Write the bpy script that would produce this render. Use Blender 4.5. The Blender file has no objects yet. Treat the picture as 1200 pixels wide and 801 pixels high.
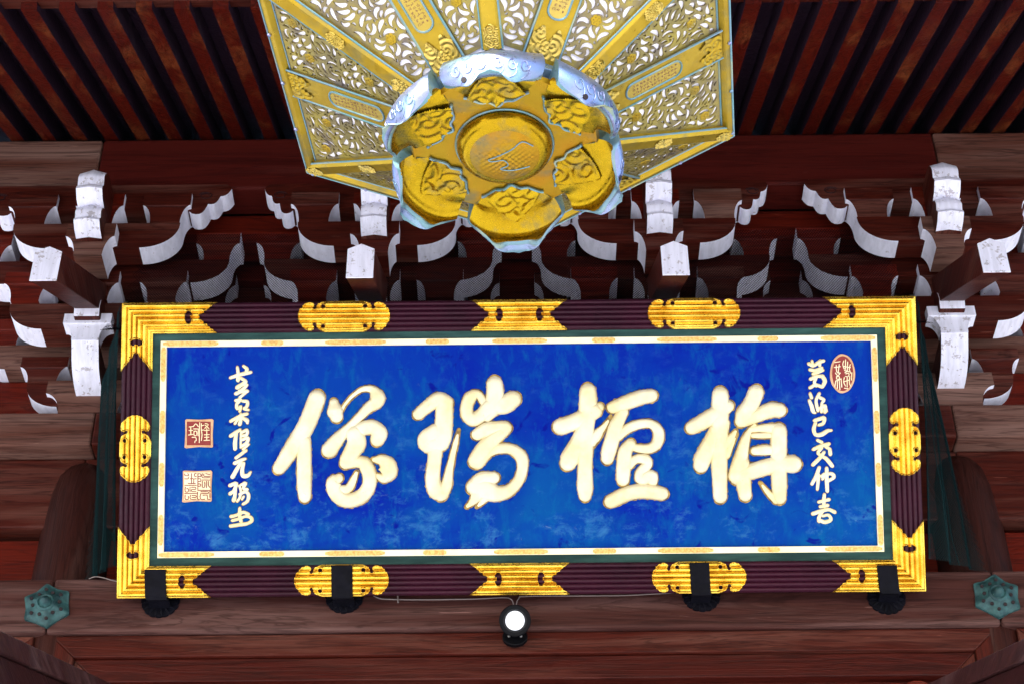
import bpy, math, random
import numpy as np
from mathutils import Vector, Matrix
from mathutils.geometry import tessellate_polygon
random.seed(7); rng = np.random.RandomState(7)
S = bpy.context.scene
COL = S.collection
R = math.radians

# ------------------------------------------------------------ camera, world, sun, exposure
F_PX = 2200.0; PITCH = R(39.2); ROLL = R(0.5)
cam_d = bpy.data.cameras.new('camera'); cam = bpy.data.objects.new('camera', cam_d); COL.objects.link(cam)
cam_d.sensor_width = 36; cam_d.lens = 36 * F_PX / 1200; cam_d.clip_end = 500
cam.matrix_world = Matrix.Rotation(R(90) + PITCH, 4, 'X') @ Matrix.Rotation(-ROLL, 4, 'Z')
S.camera = cam
W = bpy.data.worlds.new('World'); S.world = W; W.use_nodes = True
nt = W.node_tree; bg = nt.nodes['Background']
sky = nt.nodes.new('ShaderNodeTexSky'); sky.sky_type = 'NISHITA'; sky.sun_disc = False
SUN_EL, SUN_AZ = 42, 205          # azimuth clockwise from +Y
sky.sun_elevation = R(SUN_EL); sky.sun_rotation = R(SUN_AZ); sky.dust_density = 2.0; sky.air_density = 1.0
nt.links.new(sky.outputs[0], bg.inputs[0]); bg.inputs[1].default_value = 0.15
sd = bpy.data.lights.new('sun', 'SUN'); sd.energy = 3.5; sd.angle = R(0.6); sd.color = (1, .97, .93)
so = bpy.data.objects.new('sun', sd); COL.objects.link(so)
sdir = Vector((math.sin(R(SUN_AZ)) * math.cos(R(SUN_EL)), math.cos(R(SUN_AZ)) * math.cos(R(SUN_EL)), math.sin(R(SUN_EL))))
so.rotation_euler = sdir.to_track_quat('Z', 'Y').to_euler()
S.view_settings.view_transform = 'Standard'; S.view_settings.look = 'None'
S.view_settings.gamma = 1; S.view_settings.use_curve_mapping = False
S.view_settings.exposure = 2.35

# ------------------------------------------------------------ measuring helpers (photo pixel -> place on a plane)
cR, sR = math.cos(ROLL), math.sin(ROLL)
def ray(px, py):
    qx, qy = px - 600, py - 400
    x = qx * cR - qy * sR; y = qx * sR + qy * cR
    return Vector((x / F_PX, math.cos(PITCH) + y / F_PX * math.sin(PITCH), math.sin(PITCH) - y / F_PX * math.cos(PITCH)))
def onY(px, py, Y):
    d = ray(px, py); return d * (Y / d.y)
def zat(py, Y, px=600): return onY(px, py, Y).z

# ------------------------------------------------------------ materials
def newmat(name):
    m = bpy.data.materials.new(name); m.use_nodes = True
    return m, m.node_tree, m.node_tree.nodes['Principled BSDF']
def N(t, typ, **kw):
    n = t.nodes.new(typ)
    for k, v in kw.items():
        if k in n.inputs.keys() if isinstance(k, str) else False: n.inputs[k].default_value = v
        else: setattr(n, k, v)
    return n
def ramp(t, src, stops):
    r = t.nodes.new('ShaderNodeValToRGB'); cr = r.color_ramp
    while len(cr.elements) > 1: cr.elements.remove(cr.elements[-1])
    cr.elements[0].position = stops[0][0]; cr.elements[0].color = (*stops[0][1], 1)
    for p, c in stops[1:]:
        e = cr.elements.new(p); e.color = (*c, 1)
    t.links.new(src, r.inputs[0]); return r.outputs[0]
def mixc(t, f, a, b, blend='MIX'):
    m = t.nodes.new('ShaderNodeMix'); m.data_type = 'RGBA'; m.blend_type = blend
    for s, v in ((m.inputs[0], f), (m.inputs[6], a), (m.inputs[7], b)):
        if hasattr(v, 'links') or hasattr(v, 'is_linked'): t.links.new(v, s)
        else: s.default_value = v if isinstance(v, float) else (*v, 1)
    return m.outputs[2]
def coords(t, scale=(1, 1, 1), rnd=True):
    tc = t.nodes.new('ShaderNodeTexCoord'); src = tc.outputs['Object']
    if rnd:
        oi = t.nodes.new('ShaderNodeObjectInfo'); mm = t.nodes.new('ShaderNodeVectorMath'); mm.operation = 'MULTIPLY_ADD'
        t.links.new(oi.outputs['Random'], mm.inputs[0]); mm.inputs[1].default_value = (7, 11, 5); t.links.new(src, mm.inputs[2]); src = mm.outputs[0]
    mp = t.nodes.new('ShaderNodeMapping'); mp.inputs['Scale'].default_value = scale
    t.links.new(src, mp.inputs[0]); return mp.outputs[0]
def noise(t, vec, sc, det=4, rough=.55, dist=0):
    n = t.nodes.new('ShaderNodeTexNoise'); n.inputs['Scale'].default_value = sc; n.inputs['Detail'].default_value = det
    n.inputs['Roughness'].default_value = rough; n.inputs['Distortion'].default_value = dist
    t.links.new(vec, n.inputs['Vector']); return n.outputs['Fac']
def bump(t, b, h, strength=.3, dist=.01):
    n = t.nodes.new('ShaderNodeBump'); n.inputs['Strength'].default_value = strength; n.inputs['Distance'].default_value = dist
    t.links.new(h, n.inputs['Height']); t.links.new(n.outputs[0], b.inputs['Normal'])
def wood(name, dark, mid, light, axis='X', weather=.25, rough=.55, ring=1.0):
    m, t, b = newmat(name)
    g = {'X': (.7, 9, 9), 'Z': (9, 9, .7), 'Y': (9, .9, 9)}[axis]
    v = coords(t, g)
    big = noise(t, v, 1.0, 5, .6, .9)
    # growth rings: bands of a stretched, bent field
    mt = t.nodes.new('ShaderNodeMath'); mt.operation = 'MULTIPLY'; mt.inputs[1].default_value = 17.0 * ring; t.links.new(big, mt.inputs[0])
    fr = t.nodes.new('ShaderNodeMath'); fr.operation = 'PINGPONG'; fr.inputs[1].default_value = 1.0; t.links.new(mt.outputs[0], fr.inputs[0])
    fine = noise(t, coords(t, tuple(4 * q for q in g)), 2.2, 6, .7)
    c1 = ramp(t, fr.outputs[0], [(.0, tuple(.55 * p + .45 * q for p, q in zip(dark, mid))), (.5, mid), (1, mid)])
    c2 = mixc(t, .28, c1, ramp(t, fine, [(.3, dark), (.7, mid)]))
    wv = noise(t, coords(t, tuple(.5 * q for q in g)), 1.7, 5, .65, .4)
    wf = ramp(t, wv, [(.62 - weather * .6, (0, 0, 0)), (.80 - weather * .3, (1, 1, 1))])
    lf = mixc(t, fine, tuple(q * .5 for q in light), light)
    lf = mixc(t, ramp(t, fr.outputs[0], [(0, (.60,) * 3), (.32, (0, 0, 0))]), lf, dark)
    c3 = mixc(t, wf, c2, lf)
    # faint pale scuffs
    sc_ = noise(t, coords(t, tuple(1.7 * q for q in g)), 5, 3, .6)
    c4 = mixc(t, ramp(t, sc_, [(.70, (0, 0, 0)), (.78, (.45,) * 3)]), c3, tuple(min(1, q * 1.9) for q in light))
    cg = {'X': (.9, 26, 26), 'Z': (26, 26, .9), 'Y': (26, .9, 26)}[axis]
    ck = noise(t, coords(t, cg), 1.3, 3, .45, .5)
    c4 = mixc(t, ramp(t, ck, [(.475, (0, 0, 0)), (.495, (.42,) * 3), (.505, (.42,) * 3), (.525, (0, 0, 0))]), c4, tuple(q * .35 for q in dark))
    t.links.new(c4, b.inputs['Base Color']); b.inputs['Roughness'].default_value = rough
    b.inputs['Specular IOR Level'].default_value = .14
    hh = mixc(t, .5, fr.outputs[0], fine)
    bump(t, b, hh, .35, .004)
    return m
# real colours: red-brown stained and weathered timber
WD = {}
DK, MD, LT = (.011, .0014, .0010), (.060, .0076, .0036), (.155, .060, .043)
for ax in 'XYZ':
    WD['brown' + ax] = wood('timber_brown_' + ax, DK, MD, LT, ax, .22)
    WD['red' + ax] = wood('timber_red_' + ax, (.020, .0014, .0006), (.105, .0075, .0022), (.17, .045, .025), ax, .08)
    WD['worn' + ax] = wood('timber_weathered_' + ax, (.026, .008, .0055), (.098, .031, .019), (.25, .140, .110), ax, .42, .75)
WD['tie'] = wood('tie_beam_timber', (.018, .0050, .0038), (.056, .0175, .0140), (.165, .090, .080), 'X', .30, .6)
WD['lintel'] = wood('lintel_timber', (.010, .0012, .0008), (.052, .0058, .0032), (.10, .030, .021), 'X', .14, .5)
WD['darkY'] = wood('dark_timber_y', (.006, .0012, .0014), (.022, .0040, .0042), (.05, .022, .022), 'Y', .14, .5)
WD['darkY2'] = wood('dark_cap_timber', (.010, .0030, .0030), (.036, .0100, .0095), (.10, .05, .048), 'Y', .22, .5)
WD['column'] = wood('column_timber', (.009, .0020, .0016), (.034, .0080, .0056), (.085, .045, .038), 'Z', .16, .5)
WD['dark'] = wood('timber_dark', (.006, .003, .004), (.016, .007, .010), (.03, .02, .022), 'X', .1)
WD['boards'] = wood('roof_board_timber', (.008, .004, .009), (.020, .009, .019), (.04, .026, .038), 'Y', .1)

def simple(name, col, rough=.5, metal=0, spec=.5):
    m, t, b = newmat(name); b.inputs['Base Color'].default_value = (*col, 1); b.inputs['Roughness'].default_value = rough
    b.inputs['Metallic'].default_value = metal; b.inputs['Specular IOR Level'].default_value = spec; return m
def white_paint(name, chip=.66):
    m, t, b = newmat(name)
    v = coords(t)
    n1 = noise(t, v, 27, 6, .68); n2 = noise(t, v, 90, 3, .6)
    f = ramp(t, mixc(t, .3, n1, n2), [(chip - .07, (0, 0, 0)), (chip - .045, (1, 1, 1))])
    base = mixc(t, noise(t, v, 6, 4), (.72, .72, .86), (.84, .84, .95))
    worn = mixc(t, n2, (.36, .33, .36), (.56, .53, .58))
    c = mixc(t, f, base, worn)
    g = ramp(t, noise(t, coords(t, (30, 8, 3)), 2, 4), [(.3, (.82,) * 3), (.6, (1,) * 3)])
    c = mixc(t, 1.0, c, g, 'MULTIPLY')
    dk = ramp(t, noise(t, v, 60, 3, .7), [(.26, (1, 1, 1)), (.30, (0, 0, 0))])
    c = mixc(t, dk, c, (.16, .10, .09))
    t.links.new(c, b.inputs['Base Color']); b.inputs['Roughness'].default_value = .7
    bump(t, b, f, .4, .002); return m
M = {}
M['white'] = white_paint('white_paint', .68); M['white_chipped'] = white_paint('white_paint_chipped', .635)

def gold_mat(name, hi, lo, metal=.85, rough=.32, sc=14, bumpy=.35, spec=.5):
    m, t, b = newmat(name); v = coords(t); b.inputs['Specular IOR Level'].default_value = spec
    n = noise(t, v, sc, 5, .6); n2 = noise(t, v, 70, 4, .6)
    c = mixc(t, ramp(t, n, [(.36, (0, 0, 0)), (.6, (1, 1, 1))]), lo, hi)
    if name == 'gilded_fitting':      # darker brown in the grooves between the ribs, plus random darker spots
        gp = t.nodes.new('ShaderNodeNewGeometry')
        c = mixc(t, ramp(t, gp.outputs['Pointiness'], [(.42, (.9,) * 3), (.49, (0, 0, 0))]), c, (.16, .07, .008))
        dd = noise(t, v, 34, 4, .7)
        c = mixc(t, ramp(t, dd, [(.66, (0, 0, 0)), (.74, (.55,) * 3)]), c, (.42, .16, .02))
    t.links.new(c, b.inputs['Base Color']); b.inputs['Metallic'].default_value = metal
    t.links.new(ramp(t, n2, [(.3, (rough - .12,) * 3), (.7, (rough + .18,) * 3)]), b.inputs['Roughness'])
    bump(t, b, n2, bumpy, .003); return m
M['gold'] = gold_mat('gilded_fitting', (.92, .62, .085), (.66, .37, .028), .88, .27, 12, .12)
M['gold_edge'] = gold_mat('gilt_rim', (.40, .26, .06), (.12, .07, .025), .4, .5, 60, .5)
M['leaf'] = gold_mat('gold_leaf_letter', (.80, .73, .50), (.74, .62, .32), .16, .38, 8, .12)
M['cream'] = gold_mat('gilt_border_pale', (.86, .79, .55), (.82, .73, .44), .12, .4, 5, .05)
M['pattern'] = gold_mat('gilt_border_pattern', (.74, .50, .15), (.52, .28, .06), .3, .45, 120, .4)
M['purple'] = gold_mat('purple_lacquer', (.034, .0034, .0135), (.022, .0026, .0095), 0, .5, 6, .06, .22)
def green_m():
    m, t, b = newmat('green_lacquer'); v = coords(t, (1, 6, 6))
    c = mixc(t, ramp(t, noise(t, v, 4, 5, .6), [(.4, (0, 0, 0)), (.65, (1, 1, 1))]), (.006, .030, .027), (.022, .070, .060))
    t.links.new(c, b.inputs['Base Color']); b.inputs['Roughness'].default_value = .5; b.inputs['Specular IOR Level'].default_value = .15; return m
M['green'] = green_m()
def blue_m():
    m, t, b = newmat('blue_painted_panel'); v = coords(t, (1, 1, 1), False)
    n1 = noise(t, v, 2.6, 5, .6, .6); n2 = noise(t, coords(t, (3, 1.2, .8), False), 7, 6, .7, .3); n3 = noise(t, coords(t, (1, 1, 4), False), 22, 5, .75, 1.0)
    c = mixc(t, ramp(t, n1, [(.34, (0, 0, 0)), (.66, (1, 1, 1))]), (.0001, .0095, .250), (.0001, .028, .275))
    c = mixc(t, ramp(t, n2, [(.50, (0, 0, 0)), (.74, (.55,) * 3)]), c, (.0012, .11, .28))
    # lower half has faded towards turquoise and is more worn: pale cloudy scuffs that belong to the paint
    mp = t.nodes.new('ShaderNodeSeparateXYZ'); tc = t.nodes.new('ShaderNodeTexCoord'); t.links.new(tc.outputs['Object'], mp.inputs[0])
    wr = t.nodes.new('ShaderNodeMapRange'); t.links.new(mp.outputs[1], wr.inputs[0]); wr.inputs[1].default_value = .4; wr.inputs[2].default_value = -.45
    wr.inputs[3].default_value = .05; wr.inputs[4].default_value = 1.0
    tq = ramp(t, noise(t, coords(t, (1, 1.6, 1), False), 2.1, 5, .6, .5), [(.38, (0, 0, 0)), (.62, (1, 1, 1))])
    c = mixc(t, mixc(t, 1.0, tq, mixc(t, .50, wr.outputs[0], (0, 0, 0)), 'MULTIPLY'), c, (.0015, .125, .245))
    n4 = noise(t, coords(t, (1, 1, 1), False), 9, 7, .72, .5)
    n5 = noise(t, coords(t, (3, 5.5, 2), False), 5, 6, .75, .4)
    f = ramp(t, mixc(t, .45, n4, n5), [(.525, (0, 0, 0)), (.60, (.5,) * 3), (.68, (.9,) * 3)])
    ff = mixc(t, 1.0, f, wr.outputs[0], 'MULTIPLY')
    c = mixc(t, ff, c, (.035, .17, .38))
    f2 = ramp(t, n3, [(.66, (0, 0, 0)), (.76, (.35,) * 3)])
    c = mixc(t, mixc(t, 1.0, f2, wr.outputs[0], 'MULTIPLY'), c, (.28, .42, .55))
    dk = ramp(t, noise(t, v, 13, 3, .5, .8), [(.30, (.9,) * 3), (.37, (0, 0, 0))])
    c = mixc(t, dk, c, (.0004, .004, .20))
    t.links.new(c, b.inputs['Base Color']); b.inputs['Roughness'].default_value = .6
    b.inputs['Specular IOR Level'].default_value = .04
    bump(t, b, n4, .15, .003); return m
M['blue'] = blue_m()
M['seal_red'] = simple('seal_red_lacquer', (.22, .012, .008), .6)
M['seal_pale'] = gold_mat('seal_pale_gilt', (.62, .38, .20), (.50, .26, .12), .1, .5, 30, .3)
M['iron'] = gold_mat('black_iron', (.0035, .0035, .007), (.002, .002, .004), .0, .6, 20, .3, .08)
M['hole'] = simple('dark_opening', (.01, .004, .006), .8)
M['net'] = simple('teal_net_twine', (.003, .016, .018), .8, spec=.1)
M['net_dark'] = simple('dark_net_twine', (.0012, .0016, .003), .9, spec=.05)
M['cable'] = simple('grey_cable', (.19, .15, .14), .6)
M['black'] = simple('black_plastic', (.002, .002, .003), .5, spec=.10)
M['screw'] = simple('steel_screw', (.7, .7, .7), .3, .9)
def lens_m():
    m, t, b = newmat('lamp_lens'); b.inputs['Base Color'].default_value = (.85, .87, .95, 1); b.inputs['Roughness'].default_value = .35
    b.inputs['Emission Color'].default_value = (.93, .95, 1, 1); b.inputs['Emission Strength'].default_value = .10; return m
M['lens'] = lens_m()
def verd():
    m, t, b = newmat('verdigris_bronze'); v = coords(t)
    n = noise(t, v, 30, 5, .6)
    c = mixc(t, ramp(t, n, [(.35, (0, 0, 0)), (.68, (1, 1, 1))]), (.005, .030, .036), (.026, .095, .096))
    t.links.new(c, b.inputs['Base Color']); b.inputs['Roughness'].default_value = .6; b.inputs['Metallic'].default_value = .2
    bump(t, b, n, .3, .003); return m
M['verd'] = verd()
def brass(name, a, bcol, pat, patamt=.5, metal=.75, rough=.36, sc=7, bm=.3):
    m, t, b = newmat(name); v = coords(t)
    n = noise(t, v, sc, 5, .6, .4); n3 = noise(t, v, 95, 4, .6)
    c = mixc(t, ramp(t, n, [(.35, (0, 0, 0)), (.65, (1, 1, 1))]), a, bcol)
    p = noise(t, v, sc * 1.6, 4, .6, .2)
    c = mixc(t, ramp(t, p, [(.72 - patamt * .4, (0, 0, 0)), (.86 - patamt * .3, (.9,) * 3)]), c, pat)
    t.links.new(c, b.inputs['Base Color']); b.inputs['Metallic'].default_value = metal
    t.links.new(ramp(t, n3, [(.3, (rough - .08,) * 3), (.7, (rough + .15,) * 3)]), b.inputs['Roughness'])
    if bm > .09: bump(t, b, n3, bm, .003)
    else: bump(t, b, noise(t, v, 16, 3, .5), .25, .004)
    return m
M['brass'] = brass('gilt_brass', (.31, .195, .010), (.41, .275, .022), (.15, .145, .065), .46, .8, .34, 7, .12)
M['brass_disc'] = brass('gilt_brass_orange', (.36, .165, .004), (.33, .20, .006), (.13, .13, .07), .50, .8, .34, 8, .08)
M['brass_petal'] = brass('gilt_brass_yellow', (.34, .205, .006), (.40, .26, .008), (.13, .12, .055), .46, .95, .24, 8, .05)
M['brass_light'] = brass('gilt_brass_light', (.50, .37, .09), (.40, .28, .04), (.22, .17, .09), .3, .8, .32, 7, .12)
M['openwork'] = brass('openwork_brass', (.19, .155, .065), (.32, .25, .045), (.14, .115, .105), .60, .65, .40, 12, .3)
M['patina'] = brass('pale_blue_patina', (.11, .24, .26), (.16, .24, .30), (.30, .33, .20), .5, .6, .34, 9, .1)
M['patina_silver'] = brass('silver_blue_patina', (.16, .23, .36), (.25, .25, .42), (.17, .31, .35), .5, .8, .30, 6, .12)
M['lining'] = simple('white_lining', (.86, .84, .92), .8)
M['ink'] = simple('engraved_ink', (.16, .07, .03), .7)
def ground_m():
    m, t, b = newmat('pale_gravel'); v = coords(t)
    c = mixc(t, noise(t, v, 3, 6), (.32, .315, .31), (.44, .435, .43))
    t.links.new(c, b.inputs['Base Color']); b.inputs['Roughness'].default_value = .9; bump(t, b, noise(t, v, 40, 4), .4, .02); return m
M['ground'] = ground_m()

# ------------------------------------------------------------ mesh helpers
class MB:
    def __init__(s): s.v = []; s.f = []; s.m = []
    def add(s, vs, fs, m=0):
        o = len(s.v); s.v += [tuple(q) for q in vs]; s.f += [tuple(i + o for i in f) for f in fs]
        s.m += [m] * len(fs) if isinstance(m, int) else list(m)
    def box(s, x0, x1, y0, y1, z0, z1, m=0):
        vs = [(x, y, z) for x in (x0, x1) for y in (y0, y1) for z in (z0, z1)]
        s.add(vs, [(0, 1, 3, 2), (4, 6, 7, 5), (0, 4, 5, 1), (2, 3, 7, 6), (0, 2, 6, 4), (1, 5, 7, 3)], m)
    def prism(s, prof, f3, d0, d1, mats=None, cap=0):
        """prof: closed 2D outline (counter-clockwise); f3(p, d) -> 3D; mats: material per side"""
        n = len(prof)
        vs = [f3(p, d0) for p in prof] + [f3(p, d1) for p in prof]
        s.add(vs, [tuple(range(n))[::-1], tuple(range(n, 2 * n))] + [(i, (i + 1) % n, n + (i + 1) % n, n + i) for i in range(n)],
              [cap, cap] + (mats or [0] * n))
    def tube(s, pts, r, n=6, m=0, cap=True):
        pts = [Vector(p) for p in pts]; rs = r if isinstance(r, (list, tuple)) else [r] * len(pts)
        o = len(s.v); a = None
        for i, p in enumerate(pts):
            d = (pts[min(i + 1, len(pts) - 1)] - pts[max(i - 1, 0)]).normalized()
            if a is None:
                a = d.orthogonal().normalized()
            a = (a - d * a.dot(d)).normalized(); b = d.cross(a)
            for k in range(n):
                w = 2 * math.pi * k / n
                s.v.append(tuple(p + (a * math.cos(w) + b * math.sin(w)) * rs[i]))
        for i in range(len(pts) - 1):
            for k in range(n):
                s.f.append((o + i * n + k, o + i * n + (k + 1) % n, o + (i + 1) * n + (k + 1) % n, o + (i + 1) * n + k)); s.m.append(m)
        if cap:
            s.f.append(tuple(o + k for k in range(n))[::-1]); s.m.append(m)
            s.f.append(tuple(o + (len(pts) - 1) * n + k for k in range(n))); s.m.append(m)
    def lathe(s, prof, mat, n=32, m=0):
        """prof (r, h) revolved about local z; mat: Matrix"""
        o = len(s.v)
        for r, h in prof:
            for k in range(n):
                w = 2 * math.pi * k / n; s.v.append(tuple(mat @ Vector((r * math.cos(w), r * math.sin(w), h))))
        for i in range(len(prof) - 1):
            for k in range(n):
                s.f.append((o + i * n + k, o + i * n + (k + 1) % n, o + (i + 1) * n + (k + 1) % n, o + (i + 1) * n + k))
                s.m.append(m[i] if isinstance(m, list) else m)
    def grid(s, P, m=0, mask=None):
        """P[i][j] points"""
        o = len(s.v); ni, nj = len(P), len(P[0])
        for row in P: s.v += [tuple(q) for q in row]
        for i in range(ni - 1):
            for j in range(nj - 1):
                if mask is None or mask[i][j]:
                    s.f.append((o + i * nj + j, o + (i + 1) * nj + j, o + (i + 1) * nj + j + 1, o + i * nj + j + 1)); s.m.append(m if isinstance(m, int) else m[i][j])
    def obj(s, name, mats, parent=None, smooth=None, bevel=0, **kw):
        me = bpy.data.meshes.new(name); me.from_pydata(s.v, [], s.f); me.validate()
        mats = mats if isinstance(mats, (list, tuple)) else [mats]
        for q in mats: me.materials.append(q)
        if len(s.m) == len(me.polygons): me.polygons.foreach_set('material_index', s.m)
        if smooth is not None:
            me.polygons.foreach_set('use_smooth', [True] * len(me.polygons)); me.set_sharp_from_angle(angle=R(smooth))
        me.update(); return link(name, me, parent, bevel, **kw)
def link(name, me, parent=None, bevel=0, **kw):
    o = bpy.data.objects.new(name, me); COL.objects.link(o)
    if parent is not None:
        o.parent = parent; o.matrix_parent_inverse = Matrix.Translation(-Vector(parent.location)) if not parent.get('_m') else parent.matrix_world.inverted()
    if bevel:
        b = o.modifiers.new('bevel', 'BEVEL'); b.width = bevel; b.segments = 2; b.limit_method = 'ANGLE'; b.angle_limit = R(32)
    for k, v in kw.items(): o[k] = v
    return o
def thing(name, label, cat, loc=(0, 0, 0), group=None, kind=None):
    o = bpy.data.objects.new(name, None); COL.objects.link(o); o.location = loc; o['label'] = label; o['category'] = cat
    o.empty_display_size = .1
    if group: o['group'] = group
    if kind: o['kind'] = kind
    return o
def dup(root, loc, label):
    r = root.copy(); COL.objects.link(r); r.location = loc; r['label'] = label
    for ch in list(root.children):
        c = ch.copy(); COL.objects.link(c); c.parent = r; c.matrix_parent_inverse = ch.matrix_parent_inverse.copy()
        for g in ch.children:
            d = g.copy(); COL.objects.link(d); d.parent = c; d.matrix_parent_inverse = g.matrix_parent_inverse.copy()
    return r
XZ = lambda p, d: (p[0], d, p[1])       # outline in x,z extruded along y
YZ = lambda p, d: (d, p[0], p[1])
def beam(name, x0, x1, y0, y1, z0, z1, mat, parent=None, bevel=.006, **kw):
    b = MB(); b.box(x0, x1, y0, y1, z0, z1); return b.obj(name, mat, parent, bevel=bevel, **kw)

# ------------------------------------------------------------ ground (never in view, but it bounces the daylight up)
g = MB(); g.add([(-60, -60, -1.6), (60, -60, -1.6), (60, 60, -1.6), (-60, 60, -1.6)], [(0, 1, 2, 3)])
g.obj('ground', M['ground'], kind='structure')

# ------------------------------------------------------------ columns, tie beams, wall panels
CX = [-1.64, -0.532, 0.577, 1.70]
YW = 5.78
ZT1, ZT0 = 3.633, 3.409            # tie beam
for i, x in enumerate((CX[0], CX[3])):
    b = MB(); prof = [(.148, ZT1 - 2.0), (.146, ZT1), (.142, 3.95), (.136, 4.06), (.122, 4.14), (.10, 4.185), (.07, 4.215), (0.001, 4.225)]
    b.lathe(prof, Matrix.Translation((x + (.0 if i == 0 else .0), 5.945, 0)), 48)
    o = b.obj('column', WD['column'], smooth=50)
    o['label'] = ('round timber column with rounded top at the left, beside the plaque' if i == 0 else 'round timber column with rounded top at the right, beside the plaque')
    o['category'] = 'column'; o['group'] = 'round columns either side of the plaque'
xl = onY(58, 710, YW).x; xr = onY(1168, 699, YW).x
for x0, x1, mt, lab in ((-3.2, xl - .0015, 'wornX', 'weathered end of tie beam left of the seam under the left nail cover'),
                        (xl + .0015, xr - .0015, 'wornX', 'long brown tie beam running right under the plaque'),
                        (xr + .0015, 3.2, 'wornX', 'weathered end of tie beam right of the seam under the right nail cover')):
    o = beam('tie_beam', x0, x1, YW, YW + .30, ZT0, ZT1, WD['tie'] if 'tie' in WD else WD['brownX'], bevel=.012)
    o['label'] = lab; o['category'] = 'beam'; o['group'] = 'tie beam pieces'
# daiwa plate over the columns, with two joints
jl = onY(109, 500, 5.77).x; jr = onY(1118, 490, 5.77).x
for x0, x1, mt, lab in ((-3.2, jl - .001, 'wornX', 'pale weathered wall plate at far left below the brackets'), (jl + .001, jr - .001, 'brownX', 'wall plate hidden mostly behind the blue plaque'),
                        (jr + .001, 3.2, 'wornX', 'pale weathered wall plate at far right below the brackets')):
    o = beam('wall_plate', x0, x1, 5.77, 6.12, 4.225, 4.377, WD[mt], bevel=.008); o['label'] = lab; o['category'] = 'beam'; o['group'] = 'wall plate pieces'
for x0, x1, side in ((-3.2, CX[0], 'left of the left column'), (CX[0], CX[3], 'behind the plaque between the columns'), (CX[3], 3.2, 'right of the right column')):
    o = beam('head_beam', x0, x1, 5.86, 6.02, 3.905, 4.223, WD['brownX'], bevel=.010); o['label'] = 'broad brown head beam ' + side; o['category'] = 'beam'; o['group'] = 'head beams'
    o = beam('wall_board', x0, x1, 5.90, 5.94, 3.60, 3.875, WD['redX'], bevel=.004); o['label'] = 'red wall board under the head beam, ' + side; o['category'] = 'board'; o['group'] = 'red wall boards'
w = MB(); w.box(-3.2, 3.2, 6.03, 6.10, 1.5, 5.9)
w.obj('back_wall', WD['dark'], kind='structure')

# mitred lintel frames under the tie beam
def lintel(x0, x1, lab):
    t = thing('lintel_panel', lab, 'panel', ((x0 + x1) / 2, 5.80, 2.6), 'lintel panels under the tie beam')
    def fr(name, x0, x1, zt, zb, wid, y0, ym, mt):
        for k, q in enumerate(([(x0, zt), (x0 + wid, zt - wid), (x1 - wid, zt - wid), (x1, zt)],
                  [(x0, zt), (x0, zb), (x0 + wid, zb), (x0 + wid, zt - wid)], [(x1, zt), (x1 - wid, zt - wid), (x1 - wid, zb), (x1, zb)])):
            b = MB(); c = q
            sx = 1 if k == 0 else 0
            b.prism(c, XZ, y0, ym + .06); b.obj(name, WD['brownX' if k == 0 else 'brownZ'] if mt == 0 else WD['lintel' if k == 0 else 'brownZ'], t, bevel=.004)
    fr('frame_member', x0, x1, ZT0 - .003, 2.4, .085, 5.80, 5.84, 0)
    fr('inner_moulding', x0 + .087, x1 - .087, ZT0 - .090, 2.4, .09, 5.815, 5.86, 1)
    b = MB(); b.box(x0 + .17, x1 - .17, 5.86, 5.90, 2.4, ZT0 - .17); b.obj('recessed_panel', WD['lintel'], t)
    # scalloped cusps in the top corners of the recess
    for sx, xc in ((1, x0 + .30), (-1, x1 - .30)):
        pr = [(-.20, 0)] ; n = 5
        zc = 3.185
        out = []
        for k in range(n):
            for a in np.linspace(math.pi, 0, 6)[:-1]:
                cx = -.16 + .08 * k; out.append((cx + .04 * math.cos(a), .016 * math.sin(a) + .020 * (1 - abs(k - 2) / 2.2)))
        prof = [(xc - .2, zc - .5), (xc + .2, zc - .5)] + [(xc + p[0], zc + p[1]) for p in out[::-1]]
        b = MB(); b.prism(prof, XZ, 5.835, 5.862); b.obj('scalloped_cusp', WD['redX'], t, bevel=.003)
    return t
lintel(onY(62, 743, 5.8).x, onY(1167, 735, 5.8).x, 'wide mitred lintel panel under the tie beam below the plaque')
lintel(-3.1, onY(40, 742, 5.8).x, 'mitred lintel panel partly seen at the bottom left corner')
lintel(onY(1192, 736, 5.8).x, 3.1, 'mitred lintel panel partly seen at the bottom right corner')

# sloping members crossing the lower corners
def sloped(p0, p1, Y, ang, wx, hz, name, mt, x_out, parent=None, L0=2.4, L1=.6):
    pass
for sx, pa, lab in ((-1, (66, 771), 'dark sloping beam crossing the bottom left corner'), (1, (1142, 776), 'dark sloping beam crossing the bottom right corner')):
    P = onY(pa[0], pa[1], 4.6); d = Vector((0, math.cos(R(23.3)), math.sin(R(23.3)))); u = Vector((0, -d.z, d.y))
    t = thing('sloping_beam', lab, 'beam', P, 'sloping beams across the lower corners')
    for nm, o0, o1, u0, u1, mt in (('beam_body', 0, .12, -.30, -.055, 'darkY'), ('capping_strip', -.012, .13, -.053, 0, 'darkY2')):
        b = MB(); c = []
        for dd in (-3.0, .95):
            for (xx, uu) in ((o0, u0), (o1, u0), (o1, u1), (o0, u1)):
                c.append(P + d * dd + u * uu + Vector((sx * xx, 0, 0)))
        b.add(c, [(0, 1, 2, 3), (7, 6, 5, 4), (0, 4, 5, 1), (1, 5, 6, 2), (2, 6, 7, 3), (3, 7, 4, 0)]); b.obj(nm, WD[mt], t, bevel=.004)

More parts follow.
